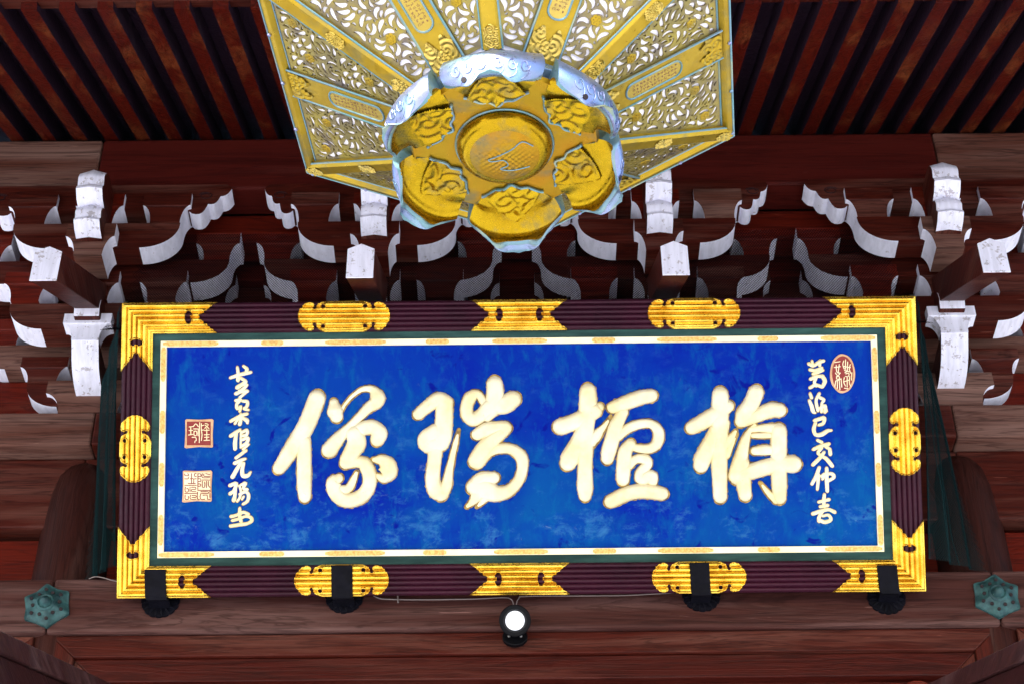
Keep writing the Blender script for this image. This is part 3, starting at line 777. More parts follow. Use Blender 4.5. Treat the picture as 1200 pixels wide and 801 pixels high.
def glyph(name, lab, org, sc, strokes, big, parent=None):
    hm = .016 if big else .006
    b = MB()
    for i, s_ in enumerate(strokes): stroke(b, s_ if big else [(x, y, hw * 1.34) for x, y, hw in s_], org, sc, WP + .0005 + i * .00004, hm, grow=.0010 if big else .0, sub=6 if big else 4, nc=11 if big else 7)
    o = plink(b, name, M['leaf'], smooth=60); o['label'] = lab
    b = MB()
    for i, s_ in enumerate(strokes): stroke(b, s_, org, sc, WP + .0002 + i * .00003, .0035 if big else .0015, grow=.0072 if big else .0036, rag=.24 if big else .35, sub=6 if big else 4, nc=5)
    r = plink(b, 'gilt_edge', M['gold_edge'], parent=o); return o
G1 = [[(272,160,45),(235,260,46),(190,350,47),(130,440,42),(78,520,34)], [(205,380,38),(207,480,38),(207,600,38),(210,668,33)],
 [(362,185,24),(368,225,42),(375,250,34)], [(400,225,8),(420,190,8),(460,145,9),(510,112,12),(560,112,20),(588,150,40),(582,180,36),(545,205,28),(500,250,22),(450,300,20),(415,335,26),(375,380,36),(340,425,42)],
 [(440,345,20),(500,320,35),(560,308,38),(600,338,40),(590,370,38)], [(470,345,45),(480,390,50),(455,440,44),(430,480,38),(425,492,34)],
 [(430,492,34),(480,490,28),(520,500,36),(545,550,36),(545,610,36),(510,665,38),(450,690,38),(400,680,38),(365,640,38),(362,595,38),(385,575,24)],
 [(400,640,28),(440,625,22),(465,580,16),(480,545,8)], [(572,478,12),(610,480,30),(640,505,46),(642,545,48),(620,572,28),(588,562,12)]]
G2 = [[(92,240,30),(140,198,34),(195,165,40),(230,180,42)], [(225,190,46),(225,270,46),(215,350,50),(205,385,50)], [(180,330,40),(140,370,52),(145,398,48),(190,398,45)],
 [(180,420,38),(172,500,36),(165,580,38),(182,640,42),(205,662,32)], [(215,655,35),(240,600,28),(250,540,20),(270,450,14),(285,390,12),(300,325,4)],
 [(430,178,20),(402,138,20),(365,150,32),(345,190,32),(345,240,34),(375,268,36),(420,245,36),(470,200,45),(540,190,50),(580,165,45)],
 [(488,85,42),(490,140,46),(480,200,48),(450,250,30)], [(400,345,32),(450,320,38),(510,310,32),(540,312,36)], [(540,325,30),(480,372,38),(430,425,44),(392,482,42)],
 [(400,490,38),(460,440,24),(520,420,26),(580,425,28),(625,462,32),(633,520,28),(610,590,28),(560,640,32),(500,655,42),(440,635,56),(395,622,50)],
 [(380,620,40),(420,580,38),(480,572,32)], [(400,660,36),(375,695,20),(345,722,8)], [(440,670,30),(420,700,14),(398,722,6)]]
G3 = [[(218,125,44),(218,200,48),(208,300,44),(205,400,42),(203,520,38),(203,620,42),(203,662,34)], [(240,220,45),(275,205,25)], [(80,305,45),(130,288,42),(190,262,45),(250,225,42)],
 [(190,330,35),(160,400,42),(125,470,50),(115,492,44)], [(230,380,35),(270,340,22),(310,295,11),(335,255,4)], [(240,415,6),(275,370,7),(310,310,6)],
 [(350,205,32),(420,180,38),(490,155,38),(545,145,35)], [(400,230,28),(365,300,36),(345,370,38),(325,440,38),(320,470,33)],
 [(372,358,24),(420,320,24),(480,295,24),(545,292,22),(585,330,28),(580,390,28),(540,420,25),(490,420,22),(460,415,18)], [(438,398,28),(412,440,36),(405,510,38),(400,580,34)],
 [(430,510,22),(470,475,22),(520,478,27),(528,505,24),(498,540,28),(500,575,36),(550,562,30),(555,590,26)], [(340,695,36),(400,665,38),(470,645,38),(540,645,38),(600,655,36)]]
G4 = [[(240,140,42),(240,200,45),(238,300,44),(235,400,44),(235,500,42),(238,600,38),(240,668,36)], [(95,310,36),(150,280,40),(220,240,42),(280,200,32)], [(215,330,35),(185,400,42),(150,470,46),(140,505,40)],
 [(260,290,30),(265,330,18)], [(250,400,38),(290,370,22),(320,330,8)], [(270,450,25),(300,400,11),(325,345,5)],
 [(425,130,42),(400,190,42),(365,240,42),(350,275,34)], [(360,280,28),(430,250,34),(500,220,40),(545,220,38)], [(420,300,10),(392,330,13),(370,380,24),(350,460,34),(335,520,42),(330,560,48)],
 [(355,500,38),(360,590,40),(370,660,34)], [(400,322,14),(450,315,18),(510,315,26),(548,330,34)], [(545,330,42),(545,430,42),(545,520,40),(548,620,40),(550,675,34)],
 [(410,352,12),(460,352,15),(510,350,15)], [(422,432,22),(470,427,28),(520,430,22)], [(325,560,42),(400,540,42),(470,520,42),(550,500,42),(615,500,48)], [(530,690,18),(490,650,13),(450,600,5)]]
glyph('character', 'leftmost large gold character', (310, 430), 4.447, G1, True)
glyph('character', 'second large gold character from the left', (470, 430), 4.447, G2, True)
glyph('character', 'third large gold character from the left', (640, 430), 4.45, G3, True)
glyph('character', 'rightmost large gold character', (790, 430), 4.447, G4, True)
sm = {
 'topmost small gold character of the left column': ((200,420), [[(515,155,12),(570,135,13),(630,120,14),(680,110,12)],[(570,70,10),(575,110,12),(575,175,14)],[(625,60,10),(650,80,14),(645,110,12)],[(600,160,10),(640,190,14),(600,215,12),(570,235,14)],[(570,240,14),(620,215,10),(650,215,12),(620,250,12),(590,270,14)],[(560,290,14),(600,275,12),(650,270,14)],[(590,325,10),(620,300,10),(640,285,8)]]),
 'second small gold character of the left column': ((200,420), [[(560,350,12),(600,340,10),(565,380,12),(570,420,12),(600,400,10),(590,440,10)],[(620,355,12),(655,360,12),(650,400,12),(625,420,10),(660,430,10)],[(515,525,12),(560,500,13),(610,475,13),(650,465,12)],[(600,470,12),(600,510,12),(590,550,14)],[(550,545,10),(580,500,10)],[(620,500,12),(650,520,16),(655,540,10)]]),
 'third small gold character of the left column': ((200,420), [[(515,650,14),(560,620,14),(590,600,10)],[(560,640,12),(550,700,15),(550,760,14)],[(612,620,11),(650,602,12),(650,640,11),(612,652,11)],[(610,685,11),(660,668,12),(650,710,12),(612,735,11)],[(600,612,7),(598,700,7),(600,750,8)],[(620,765,9),(665,725,8)]]),
 'fourth small gold character of the left column': ((200,520), [[(560,110,12),(600,80,12),(640,50,12)],[(550,155,14),(600,132,13),(635,120,10)],[(600,150,12),(570,200,14),(530,270,16)],[(622,160,12),(610,220,14),(620,265,16),(660,260,14),(680,235,8)],[(600,20,8),(630,0,9)]]),
 'fifth small gold character of the left column': ((200,520), [[(510,345,14),(560,330,14),(540,390,12),(510,415,14)],[(555,340,12),(550,420,12),(540,470,16)],[(588,350,9),(600,400,9),(590,450,9),(570,480,9)],[(605,340,11),(640,325,12),(620,370,11),(650,380,12)],[(592,420,10),(640,400,12),(665,430,13),(655,480,12),(620,505,10)],[(622,442,8),(610,465,7)]]),
 'lowest small gold character of the left column': ((200,520), [[(590,545,12),(590,600,13),(600,650,13)],[(520,610,13),(560,600,12),(620,575,12),(660,590,12)],[(530,645,11),(580,632,11),(640,610,10),(685,620,13),(690,650,13),(660,670,11)],[(515,692,13),(580,682,13),(640,674,13),(680,662,9)]]),
 'topmost small gold character of the right column': ((920,400), [[(205,185,13),(240,200,12),(290,170,14),(325,160,12)],[(230,165,10),(235,200,12)],[(300,160,10),(295,200,10)],[(215,235,12),(260,240,13),(310,220,12)],[(240,270,11),(290,250,13),(320,240,10)],[(220,312,13),(270,290,12),(320,290,13)],[(320,290,14),(340,330,15),(320,375,13)],[(215,385,12),(260,362,12),(310,378,12)],[(270,290,11),(250,340,12),(265,370,10)]]),
 'second small gold character of the right column': ((920,400), [[(215,440,11),(225,470,12)],[(208,500,12),(225,540,14),(240,590,14),(255,600,8)],[(290,440,12),(265,490,11),(270,540,12),(280,580,11)],[(300,472,12),(330,490,12),(312,520,9)],[(302,560,12),(340,540,13),(340,590,14)],[(312,525,10),(310,590,10)],[(348,560,9),(355,585,8)]]),
 'third small gold character of the right column': ((920,400), [[(255,665,13),(300,650,14),(335,645,14),(325,690,12),(290,705,10)],[(258,690,12),(245,740,14),(260,785,14),(310,785,16),(360,755,14),(390,750,10)]]),
 'fourth small gold character of the right column': ((920,510), [[(280,35,12),(310,50,12)],[(245,110,13),(300,85,14),(370,65,14)],[(310,100,12),(280,140,12),(300,160,11)],[(350,90,12),(380,110,13),(385,150,14)],[(330,140,12),(290,190,14),(240,240,14)],[(305,170,10),(350,190,14),(400,250,14)]]),
 'fifth small gold character of the right column': ((920,510), [[(290,270,13),(265,340,14),(230,405,12)],[(285,330,12),(280,400,12),(275,450,10)],[(312,340,11),(340,320,12),(320,365,9)],[(355,275,13),(355,370,14),(360,465,13)],[(350,322,11),(400,320,13),(415,350,13),(370,380,11)]]),
 'lowest small gold character of the right column': ((920,510), [[(335,500,12),(330,560,13),(335,600,11)],[(290,560,12),(330,550,12),(370,540,13)],[(302,600,12),(360,590,13)],[(240,660,14),(300,640,14),(370,625,12),(420,645,14)],[(320,640,11),(290,690,13),(290,720,14)],[(300,718,13),(340,732,14),(390,712,13),(370,672,11),(322,680,9)]]),
}
for lab, (org, st) in sm.items(): glyph('small_character', lab, org, 7.28, st, False)
# ---- seals
def outline_px(pts, org, sc, w): return [UV(org[0] + x / sc, org[1] + y / sc, w) for x, y in pts]
def seal(lab, org, outer, inner, bg, st, stm, hw):
    b = MB(); o = outline_px(outer, org, 7.28, WP)
    if (o[1][0] - o[0][0]) * (o[2][1] - o[1][1]) - (o[1][1] - o[0][1]) * (o[2][0] - o[1][0]) < 0: o = o[::-1]
    b.prism(o, lambda p, d: (p[0], p[1], d), WP - .002, WP + .004); s_ = plink(b, 'seal', M['seal_pale'], bevel=.001); s_['label'] = lab
    b = MB(); o = outline_px(inner, org, 7.28, WP)
    if (o[1][0] - o[0][0]) * (o[2][1] - o[1][1]) - (o[1][1] - o[0][1]) * (o[2][0] - o[1][0]) < 0: o = o[::-1]
    b.prism(o, lambda p, d: (p[0], p[1], d), WP + .003, WP + .0048); plink(b, 'seal_field', bg, parent=s_)
    b = MB()
    for k, q in enumerate(st): stroke(b, [(x, y, hw) for x, y in q], org, 7.28, WP + .0047 + .00003 * k, .0014, sub=2, nc=5)
    plink(b, 'seal_script', stm, parent=s_)
sq = lambda x0, y0, x1, y1: [(x0, y0), (x1, y0), (x1, y1), (x0, y1)]
rq = lambda x0, y0, x1, y1: [(x0 + 2, y0 + 6), (x0 + 12, y0 - 3), ((x0 + x1) / 2, y0 + 2), (x1 - 8, y0 - 4), (x1 + 4, y0 + 8), (x1 - 3, (y0 + y1) / 2), (x1 - 1, y1 - 5), (x1 - 12, y1 + 2), ((x0 + x1) / 2, y1 - 3), (x0 + 14, y1 + 8), (x0 - 4, y1 + 4), (x0 + 3, (y0 + y1) / 2)]
seal('upper red square seal at the left edge of the blue panel', (200, 420), rq(123, 512, 363, 750), sq(140, 531, 343, 732), M['seal_red'],
     [[(248,540),(246,620),(244,708)],[(158,575),(188,572)],[(172,575),(172,640)],[(158,606),(188,604)],[(152,644),(190,638)],[(194,572),(214,548),(236,572)],[(196,592),(236,592)],[(200,612),(222,612),(222,646),(200,646),(200,612)],[(236,595),(234,650)],[(184,664),(214,664),(218,692),(208,694),(206,708)],
      [(262,548),(262,600),(268,640),(262,690)],[(262,566),(284,560)],[(262,604),(284,600)],[(296,546),(322,556),(292,586)],[(296,560),(326,588)],[(290,606),(328,602)],[(308,590),(308,688)],[(288,642),(328,640)],[(286,690),(330,688)],[(290,664),(326,662)]], M['leaf'], 5)
seal('lower pale square seal with red maze script', (200, 520), rq(103, 222, 352, 484), sq(117, 236, 338, 472), M['leaf'],
     [[(122,248),(122,262),(152,262),(152,248),(142,248)],[(122,290),(150,290),(150,276)],[(178,246),(178,330)],[(168,290),(196,290),(196,330)],[(218,246),(204,246),(204,268),(218,268)],[(204,290),(218,290)],[(150,330),(210,330)],[(122,345),(218,345)],[(124,360),(124,400),(150,400),(150,375),(138,375)],[(165,360),(165,400)],[(178,362),(212,362),(212,380),(180,380),(180,398),(214,398)],[(122,415),(218,415)],[(124,428),(124,464),(150,464),(150,440)],[(168,430),(168,464),(216,464)],[(182,432),(214,432),(214,448),(182,448)],
      [(232,246),(232,380)],[(232,248),(256,248),(256,270),(236,270)],[(236,290),(256,290),(256,312),(236,312)],[(236,334),(254,334),(254,352),(236,352)],[(270,246),(270,280),(330,280)],[(284,248),(284,268),(332,268)],[(300,246),(332,252)],[(270,300),(332,300)],[(270,312),(270,360),(290,360),(290,318)],[(306,312),(306,364)],[(322,312),(322,346),(334,362)],[(232,388),(332,388),(332,400)],[(228,404),(228,464),(244,464)],[(256,400),(318,400),(318,416),(256,416),(256,464),(290,464)],[(276,430),(312,430),(312,464),(334,464)],[(334,416),(334,448)]], M['seal_red'], 4.7)
ov = lambda cx, cy, a, c, n=36, j=0: [(cx + a * math.cos(w) * (1 + j * math.sin(5 * w)), cy + c * math.sin(w) * (1 + j * math.cos(7 * w))) for w in np.linspace(0, 2 * math.pi, n, endpoint=False)]
seal('red oval seal at the upper right of the blue panel', (920, 400), ov(489, 268, 108, 166, 36, .012), ov(490, 268, 90, 148), M['seal_red'],
     [[(425,172),(468,165)],[(420,214),(470,208)],[(436,196),(440,250),(468,262)],[(462,190),(452,262)],[(430,262),(450,285),(470,262)],[(440,292),(462,292),(462,312),(440,312),(440,292)],[(432,330),(425,375)],[(446,326),(446,390)],[(462,326),(468,402)],[(478,310),(484,380)],[(432,330),(478,312)],
      [(500,160),(492,190),(504,225)],[(516,150),(514,230)],[(534,168),(530,240),(512,258)],[(556,190),(548,230),(560,262)],[(502,205),(556,215)],[(508,240),(545,250)],[(520,268),(545,262),(540,290),(515,290)],[(505,300),(500,340),(515,370)],[(530,298),(530,380)],[(552,290),(548,340),(558,372)],[(570,260),(566,320)],[(505,335),(548,320)],[(508,390),(534,395)]], M['leaf'], 5.2)

# ------------------------------------------------------------ iron brackets that carry the plaque, and their rosettes
for i, (x0, x1, xb0, xb1, yt, rc, ry, lab) in enumerate(((169, 194, 171, 198, 666, 188, 702, 'black iron plaque bracket under the lower left gilt corner'),
        (388, 413, 388, 415, 661, 403.5, 697, 'black iron plaque bracket over the left lobed gilt fitting'),
        (808, 831, 811, 834, 658, 822, 695, 'black iron plaque bracket over the right lobed gilt fitting'),
        (1027.5, 1051, 1031, 1057, 661, 1039, 698, 'black iron plaque bracket under the lower right gilt corner'))):
    C0 = onY(rc, ry, YW - .01); t = thing('iron_bracket', lab, 'bracket', C0, 'iron brackets holding up the plaque')
    b = MB(); n = 16; prof = []
    for k in range(n * 6):
        a = 2 * math.pi * k / (n * 6); r = .069 * (1 - .07 * abs(math.sin(a * n / 2)) ** 4) if 0 else .069 * (.94 + .06 * abs(math.cos(a * n / 2)) ** .5)
        prof.append((C0.x + r * math.cos(a), C0.z + r * math.sin(a)))
    b.prism(prof, XZ, YW - .008, YW + .002)
    for k in range(n):
        a = 2 * math.pi * (k + .5) / n
        b.tube([(C0.x + .028 * math.cos(a), YW - .0085, C0.z + .028 * math.sin(a)), (C0.x + .050 * math.cos(a), YW - .0095, C0.z + .050 * math.sin(a)), (C0.x + .062 * math.cos(a), YW - .0082, C0.z + .062 * math.sin(a))], [.0015, .0055, .0015], 6)
    b.obj('rosette_plate', M['iron'], t, smooth=40)
    # strap: out from the beam under the frame, then up over its face
    u0 = (UV(x0, yt, .012)[0] + UV(x1, yt, .012)[0]) / 2; hwid = .5 * abs(UV(x1, yt, .012)[0] - UV(x0, yt, .012)[0])
    vt_ = UV((x0 + x1) / 2, yt, .012)[1]; ub = (UV(xb0, 692, 0)[0] + UV(xb1, 692, 0)[0]) / 2
    pl = lambda u, v, w: PM @ Vector((u, v, w))
    path = [pl(u0, vt_, .014), pl(u0 * .5 + ub * .5, -HV + .002, .014), pl(ub, -HV - .009, .012), pl(ub, -HV - .012, -.02), Vector((ub + PC.x, YW - .004, (PM @ Vector((ub, -HV - .02, -.05))).z - .01))]
    nrm = [eW, eW, (eW - eV).normalized(), -eV, -eV]
    P = []
    for sgn in (0, 1):
        P.append([q + nn * (-.007 * sgn) for q, nn in zip(path, nrm)])
    b = MB(); V = []
    for j, q in enumerate(path):
        for xx, sg in ((-hwid, 0), (hwid, 0), (hwid, 1), (-hwid, 1)): V.append(P[sg][j] + Vector((xx, 0, 0)))
    fs = [(3, 2, 1, 0), tuple(len(path) * 4 - 4 + k for k in range(4))]
    for j in range(len(path) - 1):
        for k in range(4): fs.append((j * 4 + k, j * 4 + (k + 1) % 4, (j + 1) * 4 + (k + 1) % 4, (j + 1) * 4 + k))
    b.add(V, fs); b.obj('strap', M['iron'], t, bevel=.0025)
    P0 = path[2]; b = MB()
    # cheek plates that give the bend its depth
    for sx in (-1, 1):
        q = [Vector((sx * (hwid - .003), 0, 0)) + p for p in (path[1] - eW * .001, path[2], path[4], path[4] + Vector((0, 0, .05)))]
    # swollen base where strap meets plate
    b.lathe([(.001, .022), (.016, .020), (.026, .010), (.030, 0)], Matrix.Translation(C0 + Vector((0, 0, .02))) @ Matrix.Rotation(R(90), 4, 'X'), 20); b.obj('boss', M['iron'], t, smooth=50)

# ------------------------------------------------------------ spotlight and its cable
C0 = onY(603.5, 726, YW - .085)
sp = thing('spotlight', 'small round black spotlight with a white lens under the middle of the plaque', 'spotlight', C0)
ax = Vector((-.0, -math.cos(R(31)), -math.sin(R(31)))); Mx = Matrix.Translation(C0) @ ax.to_track_quat('Z', 'Y').to_matrix().to_4x4()
b = MB(); b.lathe([(.001, -.055), (.040, -.055), (.052, -.040), (.0555, .0), (.0555, .014), (.052, .017), (.041, .017), (.0345, .006), (.0335, .001)], Mx, 48); hs = b.obj('lamp_housing', M['black'], sp, smooth=35)
b = MB(); b.lathe([(.0345, .003), (.033, .0055), (.02, .0095), (.0005, .011)], Mx, 40); b.obj('lens', M['lens'], sp, smooth=60)
b = MB(); b.lathe([(.004, .0108), (.003, .0125), (.0003, .013)], Mx, 12); b.obj('lens_centre', M['screw'], sp, smooth=60)
C1 = onY(603.5, 747, YW - .004)
b = MB(); prof = [(C1.x + .044 * math.cos(a), C1.z + .036 * math.sin(a)) for a in np.linspace(0, 2 * math.pi, 32, endpoint=False)]
b.prism(prof, XZ, YW - .022, YW - .001)
b.tube([C1 + Vector((0, -.02, 0)), C1 + Vector((0, -.05, .02)), C0 - ax * .02], .014, 10); b.obj('mounting_foot', M['black'], sp, smooth=35, bevel=.002)
for dx in (-.021, .021):
    b = MB(); b.lathe([(.0005, .003), (.004, .0025), (.005, 0)], Matrix.Translation(C1 + Vector((dx, -.022, -.003))) @ Matrix.Rotation(R(90), 4, 'X'), 10); b.obj('screw', M['screw'], sp)
def px_tube(pts, Y, r): return [onY(x, y, Y) for x, y in pts]
b = MB()
yc = YW - .006
Lc = [(426, 688), (434, 694), (442, 699), (455, 701), (500, 701.5), (560, 700.5), (590, 699), (599, 701), (602, 708), (602, 716)]
Rc = [(605, 716), (605, 707), (608, 700), (616, 697.5), (680, 697), (730, 696.5), (770, 694.5), (806, 692), (816, 689)]
def sm_path(pts): return [p[:2] for p in catm([(x, y, 0) for x, y in pts], 5)]
for pth in (Lc, Rc): b.tube(px_tube(sm_path(pth), yc, 1), .0022, 6)
b.tube(px_tube([(466, 697), (466.5, 705)], yc - .003, 1), .003, 5)
b.obj('power_cable', M['cable'], label='thin grey cable running along the beam to the spotlight', category='cable')
b = MB(); b.tube(px_tube(sm_path([(104, 677), (112, 674.5), (122, 676), (132, 679), (142, 681)]), YW - .03, 1), .002, 6)
b.obj('loose_wire', M['cable'], label='short pale wire end by the lower left corner of the plaque', category='wire')

# ------------------------------------------------------------ verdigris nail covers
for (px, py, rot, lab) in ((55.5, 710, 8, 'six-petalled green bronze nail cover on the tie beam at left'), (1167.5, 699, -4, 'six-petalled green bronze nail cover on the tie beam at right')):
    C0 = onY(px, py, YW); t = thing('nail_cover', lab, 'nail cover', C0, 'bronze nail covers')
    def rr(a):
        q = ((a + math.pi / 6) % (math.pi / 3)) - math.pi / 6
        return .089 * (1 - .17 * (abs(q) / (math.pi / 6)) ** .9 + .05 * math.cos(q * 12) * .3)
    a0 = R(30 + rot); b = MB(); P = []; nA = 96; nR = 14
    for i in range(nR + 1):
        q = i / nR; row = []
        for k in range(nA + 1):
            a = 2 * math.pi * k / nA; rad = rr(a) * q
            fl = ((a + math.pi / 6) % (math.pi / 3)) - math.pi / 6
            h = .042 * (1 - q) ** .9 + .004 + .006 * max(0, q - .45) * math.cos(fl * 6) + (.004 if q > .95 else 0) - .003 * math.exp(-((q - .62) / .06) ** 2)
            row.append((C0.x + rad * math.cos(a + a0), YW - h - .001, C0.z + rad * math.sin(a + a0)))
        P.append(row)
    P.append([(x, YW + .001, z) for x, y, z in P[-1]])
    b.grid(P); b.obj('petal_plate', M['verd'], t, smooth=45)
    b = MB(); b.lathe([(.034, .012), (.034, .034), (.028, .040), (.022, .036), (.018, .044), (.0165, .052), (.011, .058), (.0005, .062)], Matrix.Translation(C0) @ Matrix.Rotation(R(90), 4, 'X'), 32); b.obj('knob', M['verd'], t, smooth=35)
    for k in range(12):
        a = a0 + k * math.pi / 6 + math.pi / 12 * 0; rad = .060 if k % 2 == 0 else .047
        q = rad / rr(a - a0); h = .042 * (1 - q) ** .9 + .0078
        c = Vector((C0.x + rad * math.cos(a), YW - h, C0.z + rad * math.sin(a)))
        b = MB(); b.lathe([(.0068, -.003), (.0062, .0015), (.0003, .0017)], Matrix.Translation(c) @ Matrix.Rotation(R(90), 4, 'X'), 10); b.obj('piercing', M['hole'], t)

# ------------------------------------------------------------ bronze lotus lantern
LC = Vector((-.0105, 2.454, 2.698)); PH = R(143.8)
lan = thing('hanging_lantern', 'hexagonal gilt bronze lantern with openwork panels and a six-petalled lotus base, seen from below', 'lantern', LC)
def hx(k, r, z): a = PH - k * math.pi / 3; return Vector((r * math.cos(a), r * math.sin(a), z))
def llink(b, name, mats, parent=None, smooth=None, bevel=0, **kw):
    o = b.obj(name, mats, None, smooth, bevel, **kw); o.parent = parent or lan
    return o
RO, RI, ZI = .490, .178, -.163
def face_pt(k, s, v, lift=0):
    """face between corners k and k+1; s 0..1 along, v 0 rim .. 1 collar"""
    A = hx(k, RO, 0).lerp(hx(k + 1, RO, 0), s); B = hx(k, RI, ZI).lerp(hx(k + 1, RI, ZI), s)
    n = (hx(k + 1, RO, 0) - hx(k, RO, 0)).cross(hx(k, RI, ZI) - hx(k, RO, 0)).normalized()
    if n.z > 0: n = -n
    return A.lerp(B, v) + n * lift
# flat coordinates on a face: x along the rim (m), y down the slope (m)
FL = (hx(0, RO, 0).lerp(hx(1, RO, 0), .5) - hx(0, RI, ZI).lerp(hx(1, RI, ZI), .5)).length   # slope length
def frame(k):
    O = hx(k, RO, 0).lerp(hx(k + 1, RO, 0), .5); ex = (hx(k + 1, RO, 0) - hx(k, RO, 0)).normalized()
    I = hx(k, RI, ZI).lerp(hx(k + 1, RI, ZI), .5); ey = (I - O).normalized(); n = ex.cross(ey)
    if n.z > 0: n = -n
    return O, ex, ey, n
half = lambda y: (RO / 2) + (RI / 2 - RO / 2) * y / FL
BW = .034       # half width of the middle band
def panel_outline():          # right half: between band and corner bar
    y0, y1 = .020, FL - .012
    c = .020
    yt = y1
    # taper to a point if band meets the bar
    pts = [(BW, y0), (half(y0) - c, y0)]
    n = 10
    for i in range(1, n + 1):
        y = y0 + (y1 - y0) * i / n; x = half(y) - c
        pts.append((max(BW + .008, x), y))
    pts.append((BW, y1)); return pts
out = panel_outline()
def inside(p, poly, m):
    # signed clearance from polygon edges
    x, y = p; c = False; dmin = 9
    n = len(poly)
    for i in range(n):
        x0, y0 = poly[i]; x1, y1 = poly[(i + 1) % n]
        if (y0 > y) != (y1 > y) and x < (x1 - x0) * (y - y0) / (y1 - y0) + x0: c = not c
        dx, dy = x1 - x0, y1 - y0; t = max(0, min(1, ((x - x0) * dx + (y - y0) * dy) / (dx * dx + dy * dy + 1e-12)))
        dmin = min(dmin, math.hypot(x - x0 - dx * t, y - y0 - dy * t))
    return c and dmin > m
rr_ = random.Random(11)
holes = []; occ = []
flowers = [(.085, .075), (.135, .16), (.075, .21), (.165, .055), (.055, .31)]
def try_hole(L, wmax):
    x = rr_.uniform(BW, .24); y = rr_.uniform(.02, FL)
    # scrolls: direction turns about the nearest flower
    fx, fy = min(flowers, key=lambda f: (f[0] - x) ** 2 + (f[1] - y) ** 2); r = math.hypot(x - fx, y - fy)
    if r < .013: return
    ang = math.atan2(y - fy, x - fx) + math.pi / 2 + rr_.uniform(-.5, .5) + (.7 if r > .03 else 0); curl = rr_.choice((-1, 1)) * rr_.uniform(1.0, 2.9)
    sp_ = []; px_, py_ = x, y; a = ang; n = 7; 
    for i in range(n):
        q = i / (n - 1); w = wmax * (math.sin(math.pi * (q * .80 + .16)) ** .8) * (1 - .45 * q); sp_.append((px_, py_, w, a)); px_ += math.cos(a) * L / n; py_ += math.sin(a) * L / n; a += curl / n
    for qx, qy, w, a in sp_:
        if not inside((qx, qy), out, w + .0028): return
        for ox, oy, ow in occ:
            if (ox - qx) ** 2 + (oy - qy) ** 2 < (ow + w + .0014) ** 2: return
    for qx, qy, w, a in sp_: occ.append((qx, qy, w))
    L1 = [(qx - math.sin(a) * w, qy + math.cos(a) * w) for qx, qy, w, a in sp_]; L2 = [(qx + math.sin(a) * w, qy - math.cos(a) * w) for qx, qy, w, a in sp_]
    q0, q1 = sp_[0], sp_[-1]
    holes.append([(q0[0] - math.cos(q0[3]) * q0[2], q0[1] - math.sin(q0[3]) * q0[2])] + L2 + [(q1[0] + math.cos(q1[3]) * .001, q1[1] + math.sin(q1[3]) * .001)] + L1[::-1])
for L, w, n in ((.032, .0056, 3400), (.024, .0050, 4000), (.017, .0043, 5000), (.011, .0034, 6000), (.007, .0026, 4000)):
    for _ in range(n): try_hole(L, w)
def openwork(mirror):
    loops = [out] + holes
    if mirror: loops = [[(-x, y) for x, y in l][::-1] for l in loops]
    V3 = [[Vector((x, y, 0)) for x, y in l] for l in loops]
    tri = tessellate_polygon(V3); flat = [p for l in loops for p in l]
    vs = [(x, y, 0) for x, y in flat] + [(x, y, -.004) for x, y in flat]; n = len(flat)
    fs = [tuple(t) for t in tri] + [tuple(q + n for q in t)[::-1] for t in tri]; o = 0
    for l in loops:
        m = len(l)
        for i in range(m): j = (i + 1) % m; fs.append((o + i, o + j, o + j + n, o + i + n))
        o += m
    me = bpy.data.meshes.new('openwork_panel'); me.from_pydata(vs, [], fs); me.materials.append(M['openwork']); return me
OW = [openwork(False), openwork(True)]
def flower_mesh(mirror):
    b = MB(); sgn = -1 if mirror else 1
    for fx, fy in flowers:
        if not inside((fx, fy), out, .012): continue
        for k in range(6):
            a = k * math.pi / 3; b.lathe([(.0055, 0), (.0045, .0012), (.001, .0014)], Matrix.Translation((sgn * (fx + .006 * math.cos(a)), fy + .006 * math.sin(a), .0002)), 8)
        b.lathe([(.004, .0005), (.003, .0022), (.0003, .0026)], Matrix.Translation((sgn * fx, fy, 0)), 8)
    me = bpy.data.meshes.new('flower'); me.from_pydata(b.v, [], b.f); me.materials.append(M['brass']); return me
FLM = [flower_mesh(False), flower_mesh(True)]
def FM(k, lift=0):
    O, ex, ey, n = frame(k); O = O + n * lift
    return Matrix(((ex.x, ey.x, n.x, O.x), (ex.y, ey.y, n.y, O.y), (ex.z, ey.z, n.z, O.z), (0, 0, 0, 1)))
def relief(w, h, nx_, ny_, outline, seed, amp):
    """embossed plate: raised scroll work in a shaped outline, flat coordinates"""
    r0 = random.Random(seed); sp_ = [(r0.uniform(.15, .85) * w - w / 2, r0.uniform(.1, .9) * h - h / 2, r0.choice((-1, 1)), r0.uniform(0, 6)) for _ in range(7)]
    b = MB(); P = []; mk = []
    for i in range(nx_ + 1):
        row = []
        for j in range(ny_ + 1):
            x = -w / 2 + w * i / nx_; y = -h / 2 + h * j / ny_
            sx_, sy_, d_, ph = min(sp_, key=lambda s: (s[0] - x) ** 2 + (s[1] - y) ** 2)
            r_ = math.hypot(x - sx_, y - sy_); z = amp * (.5 + .5 * math.sin(r_ / w * 40 + d_ * math.atan2(y - sy_, x - sx_) * 1 + ph)) ** .8
            row.append((x, y, z + .0015))
        P.append(row)
    for i in range(nx_):
        mk.append([outline(((i + .5) / nx_) * 2 - 1, ((j + .5) / ny_) * 2 - 1) for j in range(ny_)])
    b.grid(P, 0, mk); return b
def add_in(bb, b, Mt, m=0):
    o = len(bb.v); bb.v += [tuple(Mt @ Vector(q)) for q in b.v]; bb.f += [tuple(i + o for i in f) for f in b.f]; bb.m += [m] * len(b.f)
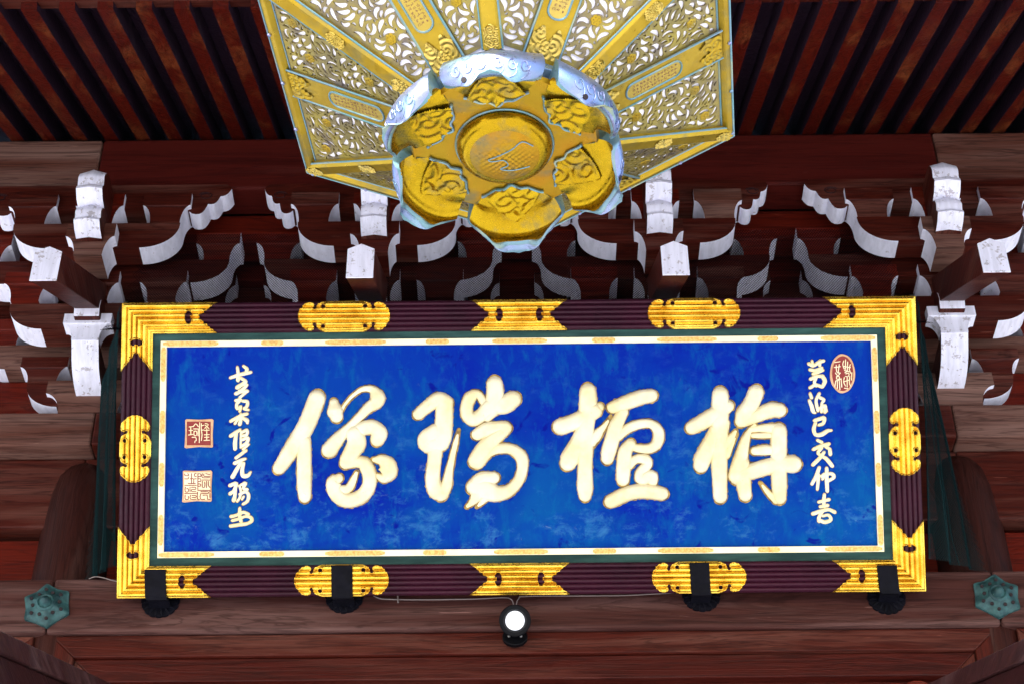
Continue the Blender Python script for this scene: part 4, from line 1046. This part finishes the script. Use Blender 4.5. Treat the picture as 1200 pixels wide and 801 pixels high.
# shared band pieces (flat face coordinates, z = outwards)
def box_at(b, x0, x1, y0, y1, z0, z1, m=0): b.box(x0, x1, y0, y1, z0, z1, m)
band = MB(); band.box(-BW, BW, .006, FL - .004, -.004, .0035)
cart = MB(); cy0, cy1 = .105, FL - .085; cw = .019
cpts = [(cw * math.sin(a), cy0 + .016 - .016 * math.cos(a)) for a in np.linspace(-math.pi / 2, math.pi / 2, 9)] + [(cw * math.sin(a), cy1 - .016 - .016 * math.cos(a)) for a in np.linspace(math.pi / 2, 3 * math.pi / 2, 9)]
ring = MB(); ring.tube([(x, y, .0042) for x, y in cpts + cpts[:1]], .0022, 6)
cart.prism(cpts, lambda p, d: (p[0], p[1], d), .0030, .0042)
ink = MB(); r0 = random.Random(5)
for col_ in (-.009, 0, .009):
    y = cy0 + .014
    while y < cy1 - .014:
        for _ in range(4):
            x_ = col_ + r0.uniform(-.0024, .0024); y_ = y + r0.uniform(-.0022, .0022)
            if r0.random() < .5: ink.box(x_ - .0019, x_ + .0019, y_ - .0004, y_ + .0004, .0041, .00452)
            else: ink.box(x_ - .0004, x_ + .0004, y_ - .0019, y_ + .0019, .0041, .00456)
        y += .0078
plate_out = lambda u, v: abs(u) < .94 and v < .92 and v > -.92 + .55 * abs(math.cos(u * 4.7)) * (1 - abs(u)) + .15 * abs(u)
end_in = relief(BW * 1.9, .058, 44, 38, lambda u, v: abs(u) < .95 and v < .95 and v > -.45 - .45 * abs(u) ** 1.0 + .35 * math.cos(u * 7), 3, .0028)
end_out = relief(BW * 1.9, .050, 44, 32, lambda u, v: abs(u) < .95 and v > -.95 and v < .45 + .45 * abs(u) - .35 * math.cos(u * 7), 4, .0028)
def mesh_of(b, name, mats):
    me = bpy.data.meshes.new(name); me.from_pydata(b.v, [], b.f)
    for q in mats: me.materials.append(q)
    if len(b.m) == len(me.polygons): me.polygons.foreach_set('material_index', b.m)
    me.polygons.foreach_set('use_smooth', [True] * len(me.polygons)); me.set_sharp_from_angle(angle=R(40)); return me
def shift(b, dx, dy, dz=0):
    c = MB(); c.v = [(x + dx, y + dy, z + dz) for x, y, z in b.v]; c.f = list(b.f); c.m = list(b.m); return c
MBAND = mesh_of(band, 'inscribed_band', [M['brass']]); MRING = mesh_of(ring, 'cartouche_rim', [M['patina']]); MCART = mesh_of(cart, 'cartouche', [M['brass_light']]); MINK = mesh_of(ink, 'inscription', [M['ink']])
MEI = mesh_of(shift(end_in, 0, FL - .040, .0025), 'embossed_plate', [M['brass_light']]); MEO = mesh_of(shift(end_out, 0, .038, .0025), 'embossed_plate', [M['brass']])
edge = MB()
for sx in (-1, 1): edge.tube([(sx * BW, .006, .003), (sx * BW, FL - .006, .003)], .0026, 6)
MEDGE = mesh_of(edge, 'band_edging', [M['patina']])
def put(me, name, k, parent, lift=0):
    o = bpy.data.objects.new(name, me); COL.objects.link(o); o.parent = parent; o.matrix_local = FM(k, lift) ; return o
for k in range(6):
    band_o = put(MBAND, 'inscribed_band', k, lan, .001)
    for me, nm in ((MRING, 'cartouche_rim'), (MCART, 'cartouche'), (MINK, 'inscription'), (MEI, 'embossed_plate'), (MEO, 'embossed_plate'), (MEDGE, 'band_edging')):
        o = bpy.data.objects.new(nm, me); COL.objects.link(o); o.parent = band_o
        if nm == 'inscription': o['kind'] = 'stuff'
    for q in (0, 1):
        po = put(OW[q], 'openwork_panel', k, lan, 0); f = bpy.data.objects.new('flower_bosses', FLM[q]); COL.objects.link(f); f.parent = po; f['kind'] = 'stuff'
    # white lining behind the openwork
    b = MB(); h0, h1 = half(.004), half(FL - .004)
    b.prism([(-h0 + .004, .004), (h0 - .004, .004), (h1 - .004, FL - .004), (-h1 + .004, FL - .004)], lambda p, d: (p[0], p[1], d), -.0075, -.0046)
    o = llink(b, 'white_lining', M['lining']); o.matrix_local = FM(k)
    # corner bar
    A, B = hx(k, RO - .004, .001), hx(k, RI, ZI); ax_ = (B - A).normalized(); t_ = Vector((0, 0, 1)).cross(ax_).normalized(); n_ = ax_.cross(t_)
    if n_.z > 0: n_ = -n_
    b = MB(); V = []
    for q in (A, B):
        for a, c in ((-.018, -.010), (-.018, .004), (-.012, .011), (.012, .011), (.018, .004), (.018, -.010)): V.append(q + t_ * a + n_ * c)
    b.add(V, [(0, 1, 2, 3, 4, 5), (11, 10, 9, 8, 7, 6)] + [(i, i + 6, (i + 1) % 6 + 6, (i + 1) % 6) for i in range(6)])
    cb = llink(b, 'corner_bar', M['brass'], bevel=.0015)
    b = MB()
    for a in (-.018, .018): b.tube([A + t_ * a + n_ * .004, B + t_ * a + n_ * .004], .0022, 6)
    llink(b, 'bar_edging', M['patina'], parent=cb)
    bm_ = Matrix(((t_.x, ax_.x, n_.x, 0), (t_.y, ax_.y, n_.y, 0), (t_.z, ax_.z, n_.z, 0), (0, 0, 0, 1)))
    for pos, Lp in ((.035, .05), (.50, .045), (.93, .05)):
        q = A.lerp(B, pos); b = relief(.026, Lp, 20, 36, lambda u, v: abs(v) < .97 - .35 * abs(u) and abs(u) < .97, 8 + int(pos * 10), .0022)
        bb = MB(); add_in(bb, b, Matrix.Translation(q + n_ * .0100) @ bm_); llink(bb, 'embossed_plate', M['brass_light'], parent=cb, smooth=40)
    # rivets near the corner
    for s_ in (.02, .25, .5, .75):
        q = hx(k, RO + .008, 0).lerp(hx(k + 1, RO + .008, 0), s_); b = MB(); b.lathe([(.0045, 0), (.003, .003), (.0003, .004)], Matrix.Translation(q + Vector((0, 0, -.008))) @ Matrix.Rotation(R(180), 4, 'X'), 8); llink(b, 'rivet', M['patina_silver'])
    # rim bar
    b = MB(); V = []; A0, B0 = k, k + 1
    for kk in (k, k + 1):
        for r_, z_ in ((RO - .012, .020), (RO - .016, -.006), (RO - .002, -.012), (RO + .010, -.006), (RO + .010, .020)): V.append(hx(kk, r_, z_))
    b.add(V, [(0, 1, 2, 3, 4)[::-1], (5, 6, 7, 8, 9)] + [(i, i + 5, (i + 1) % 5 + 5, (i + 1) % 5) for i in range(5)])
    rb = llink(b, 'rim_bar', M['brass'], bevel=.001)
    b = MB(); b.tube([hx(k, RO + .0105, -.006), hx(k + 1, RO + .0105, -.006)], .0022, 6); b.tube([hx(k, RO - .017, -.008), hx(k + 1, RO - .017, -.008)], .002, 6)
    llink(b, 'rim_edging', M['patina'], parent=rb)
    # upper body above the rim
    b = MB(); V = [hx(k, RO - .03, .02), hx(k + 1, RO - .03, .02), hx(k + 1, RO - .03, .42), hx(k, RO - .03, .42)]; V += [q * 1.0 - Vector((q.x, q.y, 0)).normalized() * .01 for q in V]
    b.add(V, [(0, 1, 2, 3), (7, 6, 5, 4), (0, 4, 5, 1), (1, 5, 6, 2), (2, 6, 7, 3), (3, 7, 4, 0)]); llink(b, 'side_wall', M['brass'])
# collar and base disc
ZD = -.226
b = MB(); V = []
for z_, r_ in ((ZI + .004, RI - .004), (ZI - .004, RI + .010), (ZI - .020, RI + .012), (ZI - .030, RI - .004), (ZD + .004, RI - .012)): V += [hx(k, r_, z_) for k in range(6)]
fs = []
for i in range(4):
    for k in range(6): fs.append((i * 6 + k, i * 6 + (k + 1) % 6, (i + 1) * 6 + (k + 1) % 6, (i + 1) * 6 + k))
b.add(V, fs); llink(b, 'collar', M['patina_silver'], bevel=.0015)
b = MB(); b.lathe([(.175, .006), (.170, -.002), (.12, -.003), (.095, -.001), (.083, -.002)], Matrix.Translation((0, 0, ZD)), 72)
llink(b, 'base_disc', M['brass_disc'], smooth=50)
b = MB(); b.lathe([(.086, .0), (.088, -.010), (.084, -.020), (.076, -.027), (.070, -.030), (.064, -.0305)], Matrix.Translation((0, 0, ZD)), 72); med = llink(b, 'medallion', M['brass_petal'], smooth=60)
b = MB(); P = []
for i in range(25):
    row = []
    for j in range(97):
        r_ = .0645 * i / 24; a = 2 * math.pi * j / 96; x, y = r_ * math.cos(a), r_ * math.sin(a)
        z = -.0300 - .006 * (1 - (r_ / .0645) ** 2) - .0010 * math.sin(x * 520) * math.sin(y * 520 + math.sin(x * 90)) * (1 if y > -.01 else .3) * (1 - (i / 24) ** 6)
        row.append((x, y, ZD + z))
    P.append(row)
b.grid(P); llink(b, 'medallion_relief', M['brass_disc'], parent=med, smooth=80)
b = MB(); lp = [(.052, .026), (.032, .038), (.012, .020), (-.020, .000), (-.030, -.006), (-.022, -.010), (-.002, -.006), (.006, -.020), (-.008, -.030), (.014, -.034), (.046, -.026)]
# dragon-like engraved line, shown as a raised wire
b.tube([(p[0], -p[1], ZD - .0365 + .0055 * ((p[0] ** 2 + p[1] ** 2) / .0042)) for p in [q[:2] for q in catm([(x, y, 0) for x, y in lp], 4)]], .0013, 5); llink(b, 'medallion_line', M['patina'], parent=med)
b = MB(); b.tube([(.090 * math.cos(a), .090 * math.sin(a), ZD - .003) for a in np.linspace(0, 2 * math.pi, 73)], .0022, 6, cap=False); llink(b, 'medallion_rim', M['patina'], parent=med)
# petals
prof = [(.118, -.004), (.150, -.006), (.180, -.008), (.200, -.013), (.213, -.024), (.2165, -.036), (.214, -.045), (.215, -.050), (.224, -.0535), (.238, -.0545)]
profo = [(.150, .040), (.182, .037), (.206, .026), (.221, .008), (.227, -.012), (.2255, -.031), (.221, -.044), (.220, -.0525), (.226, -.0575), (.2385, -.0575)]
PR = catm([(r_, z_, 0) for r_, z_ in prof], 3); PRO = catm([(r_, z_, 0) for r_, z_ in profo], 3)
def petal(k):
    az = PH - k * math.pi / 3; nV = len(PR); nA = 48; Pi = []; Po = []
    def pt(T, v, a):
        vmax = np.interp(abs(a), [0, .25, .40, .52, .62, .74, .86, 1], [1, .98, .93, .87, .86, .80, .72, .60]) - .016 * abs(math.sin(a * 10))
        vv = min(v, vmax); t = vv * (nV - 1); i0 = int(t); fr_ = t - i0; c = T[i0] * (1 - fr_) + T[min(nV - 1, i0 + 1)] * fr_
        ang = a * R(26.5) * np.interp(vv, [0, .2, .45, .62, .75, .85, 1], [.80, .98, 1.0, .96, .88, .76, .56])
        r_ = c[0] * (1 - .10 * a * a * vv) - .012 * abs(a) ** 3 * vv; e = ang + az
        lip = min(1, max(0, (vv - .55) / .25)); z_ = c[1] + .012 * a ** 4 * (vv > .2) + .004 * math.sin(vv * 9 + 1) * a * a - .012 * lip * math.exp(-((abs(a) - .50) / .17) ** 2)
        return Vector((r_ * math.cos(e), r_ * math.sin(e), ZD + z_))
    for i in range(nV):
        v = i / (nV - 1); Pi.append([pt(PR, v, -1 + 2 * j / nA) for j in range(nA + 1)]); Po.append([pt(PRO, v, -1 + 2 * j / nA) for j in range(nA + 1)])
    b = MB(); b.grid(Pi, [[(1 if i > nV * .70 else 0) for j in range(nA)] for i in range(nV - 1)]); b.grid(Po, [[(1 if i > nV * .86 else 2) for j in range(nA)] for i in range(nV - 1)])
    for j0 in (0, nA): b.grid([[Pi[i][j0], Po[i][j0]] for i in range(nV)], 1)
    b.grid([[Pi[-1][j], Po[-1][j]] for j in range(nA + 1)], 1)
    p = llink(b, 'lotus_petal', [M['brass_petal'], M['patina'], M['patina_silver']], smooth=60)
    # chased scrolls on the outside of the petal
    q0 = random.Random(k); bs = MB()
    for a0_ in (-.62, -.38, -.14, .14, .38, .62):
        sg = 1 if a0_ > 0 else -1
        bs.tube([pt(PRO, .52 + .10 * math.sin(w) * (1 - w / 9), a0_ + sg * .10 * math.cos(w) * (1 - w / 9)) + Vector((math.cos(az), math.sin(az), -.3)) * .0008 for w in np.linspace(0, 7, 20)], .0011, 4)
        bs.tube([pt(PRO, .74 - .25 * w, a0_ + .10 * math.sin(w * 3)) + Vector((math.cos(az), math.sin(az), -.3)) * .0008 for w in np.linspace(0, 1, 8)], .0009, 4)
    o_ = llink(bs, 'chased_scrolls', M['patina_silver'], parent=p, smooth=60); o_['kind'] = 'stuff'
    # small pierced eye near the lip
    for aa, vv in ((-.46, .74),):
        t = vv * (nV - 1); c = PR[int(t)]; e = az + aa * R(27); q = Vector((c[0] * math.cos(e), c[0] * math.sin(e), ZD + c[1])); nrm = Vector((math.cos(e), math.sin(e), -.5)).normalized()
        for s_ in (1, -1):
            bb = MB(); bb.lathe([(.0055, -.002), (.0052, .0012), (.0003, .0014)], Matrix.Translation(q + nrm * (.0045 if s_ == 1 else -.0008)) @ (nrm * s_).to_track_quat('Z', 'Y').to_matrix().to_4x4(), 10); llink(bb, 'pierced_eye', M['hole'], parent=p)
    # embossed ornament on the floor of the petal
    bb = MB(); nU, nW = 44, 34; G = []; mk = []
    r0 = random.Random(k + 20); spz = [(r0.uniform(-.7, .7), r0.uniform(.1, .9), r0.choice((-1, 1)), r0.uniform(0, 6)) for _ in range(6)]
    for i in range(nU + 1):
        row = []
        for j in range(nW + 1):
            u = -1 + 2 * i / nU; w_ = j / nW; r_ = .100 + .098 * w_; e = az + u * R(24.5)
            s0 = min(spz, key=lambda s: ((s[0] - u) * .5) ** 2 + (s[1] - w_) ** 2); d_ = math.hypot((s0[0] - u) * .5, s0[1] - w_)
            z = .0045 * (.5 + .5 * math.sin(d_ * 34 + s0[2] * math.atan2(w_ - s0[1], u - s0[0]) + s0[3]))
            bnd = np.interp(abs(u), [0, 1], [1.0, .35]) - w_
            frm = .004 if 0 < bnd < .09 else 0
            zz = np.interp(r_, [p_[0] for p_ in prof[:6]], [p_[1] for p_ in prof[:6]]) if r_ > .118 else -.004
            row.append(Vector((r_ * math.cos(e), r_ * math.sin(e), ZD + zz - .0012 - (frm if frm else z))))
        G.append(row)
    for i in range(nU):
        rw = []
        for j in range(nW):
            u = -1 + 2 * (i + .5) / nU; w_ = (j + .5) / nW
            rw.append(w_ < np.interp(abs(u), [0, 1], [1.0, .35]) and w_ > .06 + .34 * abs(u) ** 1.6 - .035 * math.cos(u * 10))
        mk.append(rw)
    bb.grid(G, 0, mk); llink(bb, 'embossed_ornament', M['brass_petal'], parent=p, smooth=70)
    ep = []
    for u in np.linspace(-1, 1, 30):
        w_ = max(0, .06 + .34 * abs(u) ** 1.6 - .035 * math.cos(u * 10)); r_ = .100 + .098 * w_; e = az + u * R(24.5)
        ep.append((r_ * math.cos(e), r_ * math.sin(e), ZD - .0060))
    bb = MB(); bb.tube(ep, .0032, 6); llink(bb, 'ornament_edge', M['patina'], parent=p, smooth=60)
for k in range(6): petal(k)
# top cap and hanging rod
b = MB(); V = []
for r_, z_ in ((.44, .40), (.46, .42), (.30, .52), (.08, .60), (.02, .62)): V += [hx(k, r_, z_) for k in range(6)]
fs = [(i * 6 + k, i * 6 + (k + 1) % 6, (i + 1) * 6 + (k + 1) % 6, (i + 1) * 6 + k) for i in range(4) for k in range(6)]
b.add(V, fs); llink(b, 'lantern_roof', M['brass'])
b = MB(); b.tube([(0, 0, .60), (0, 0, 1.30)], .012, 10); llink(b, 'hanging_rod', M['iron'])
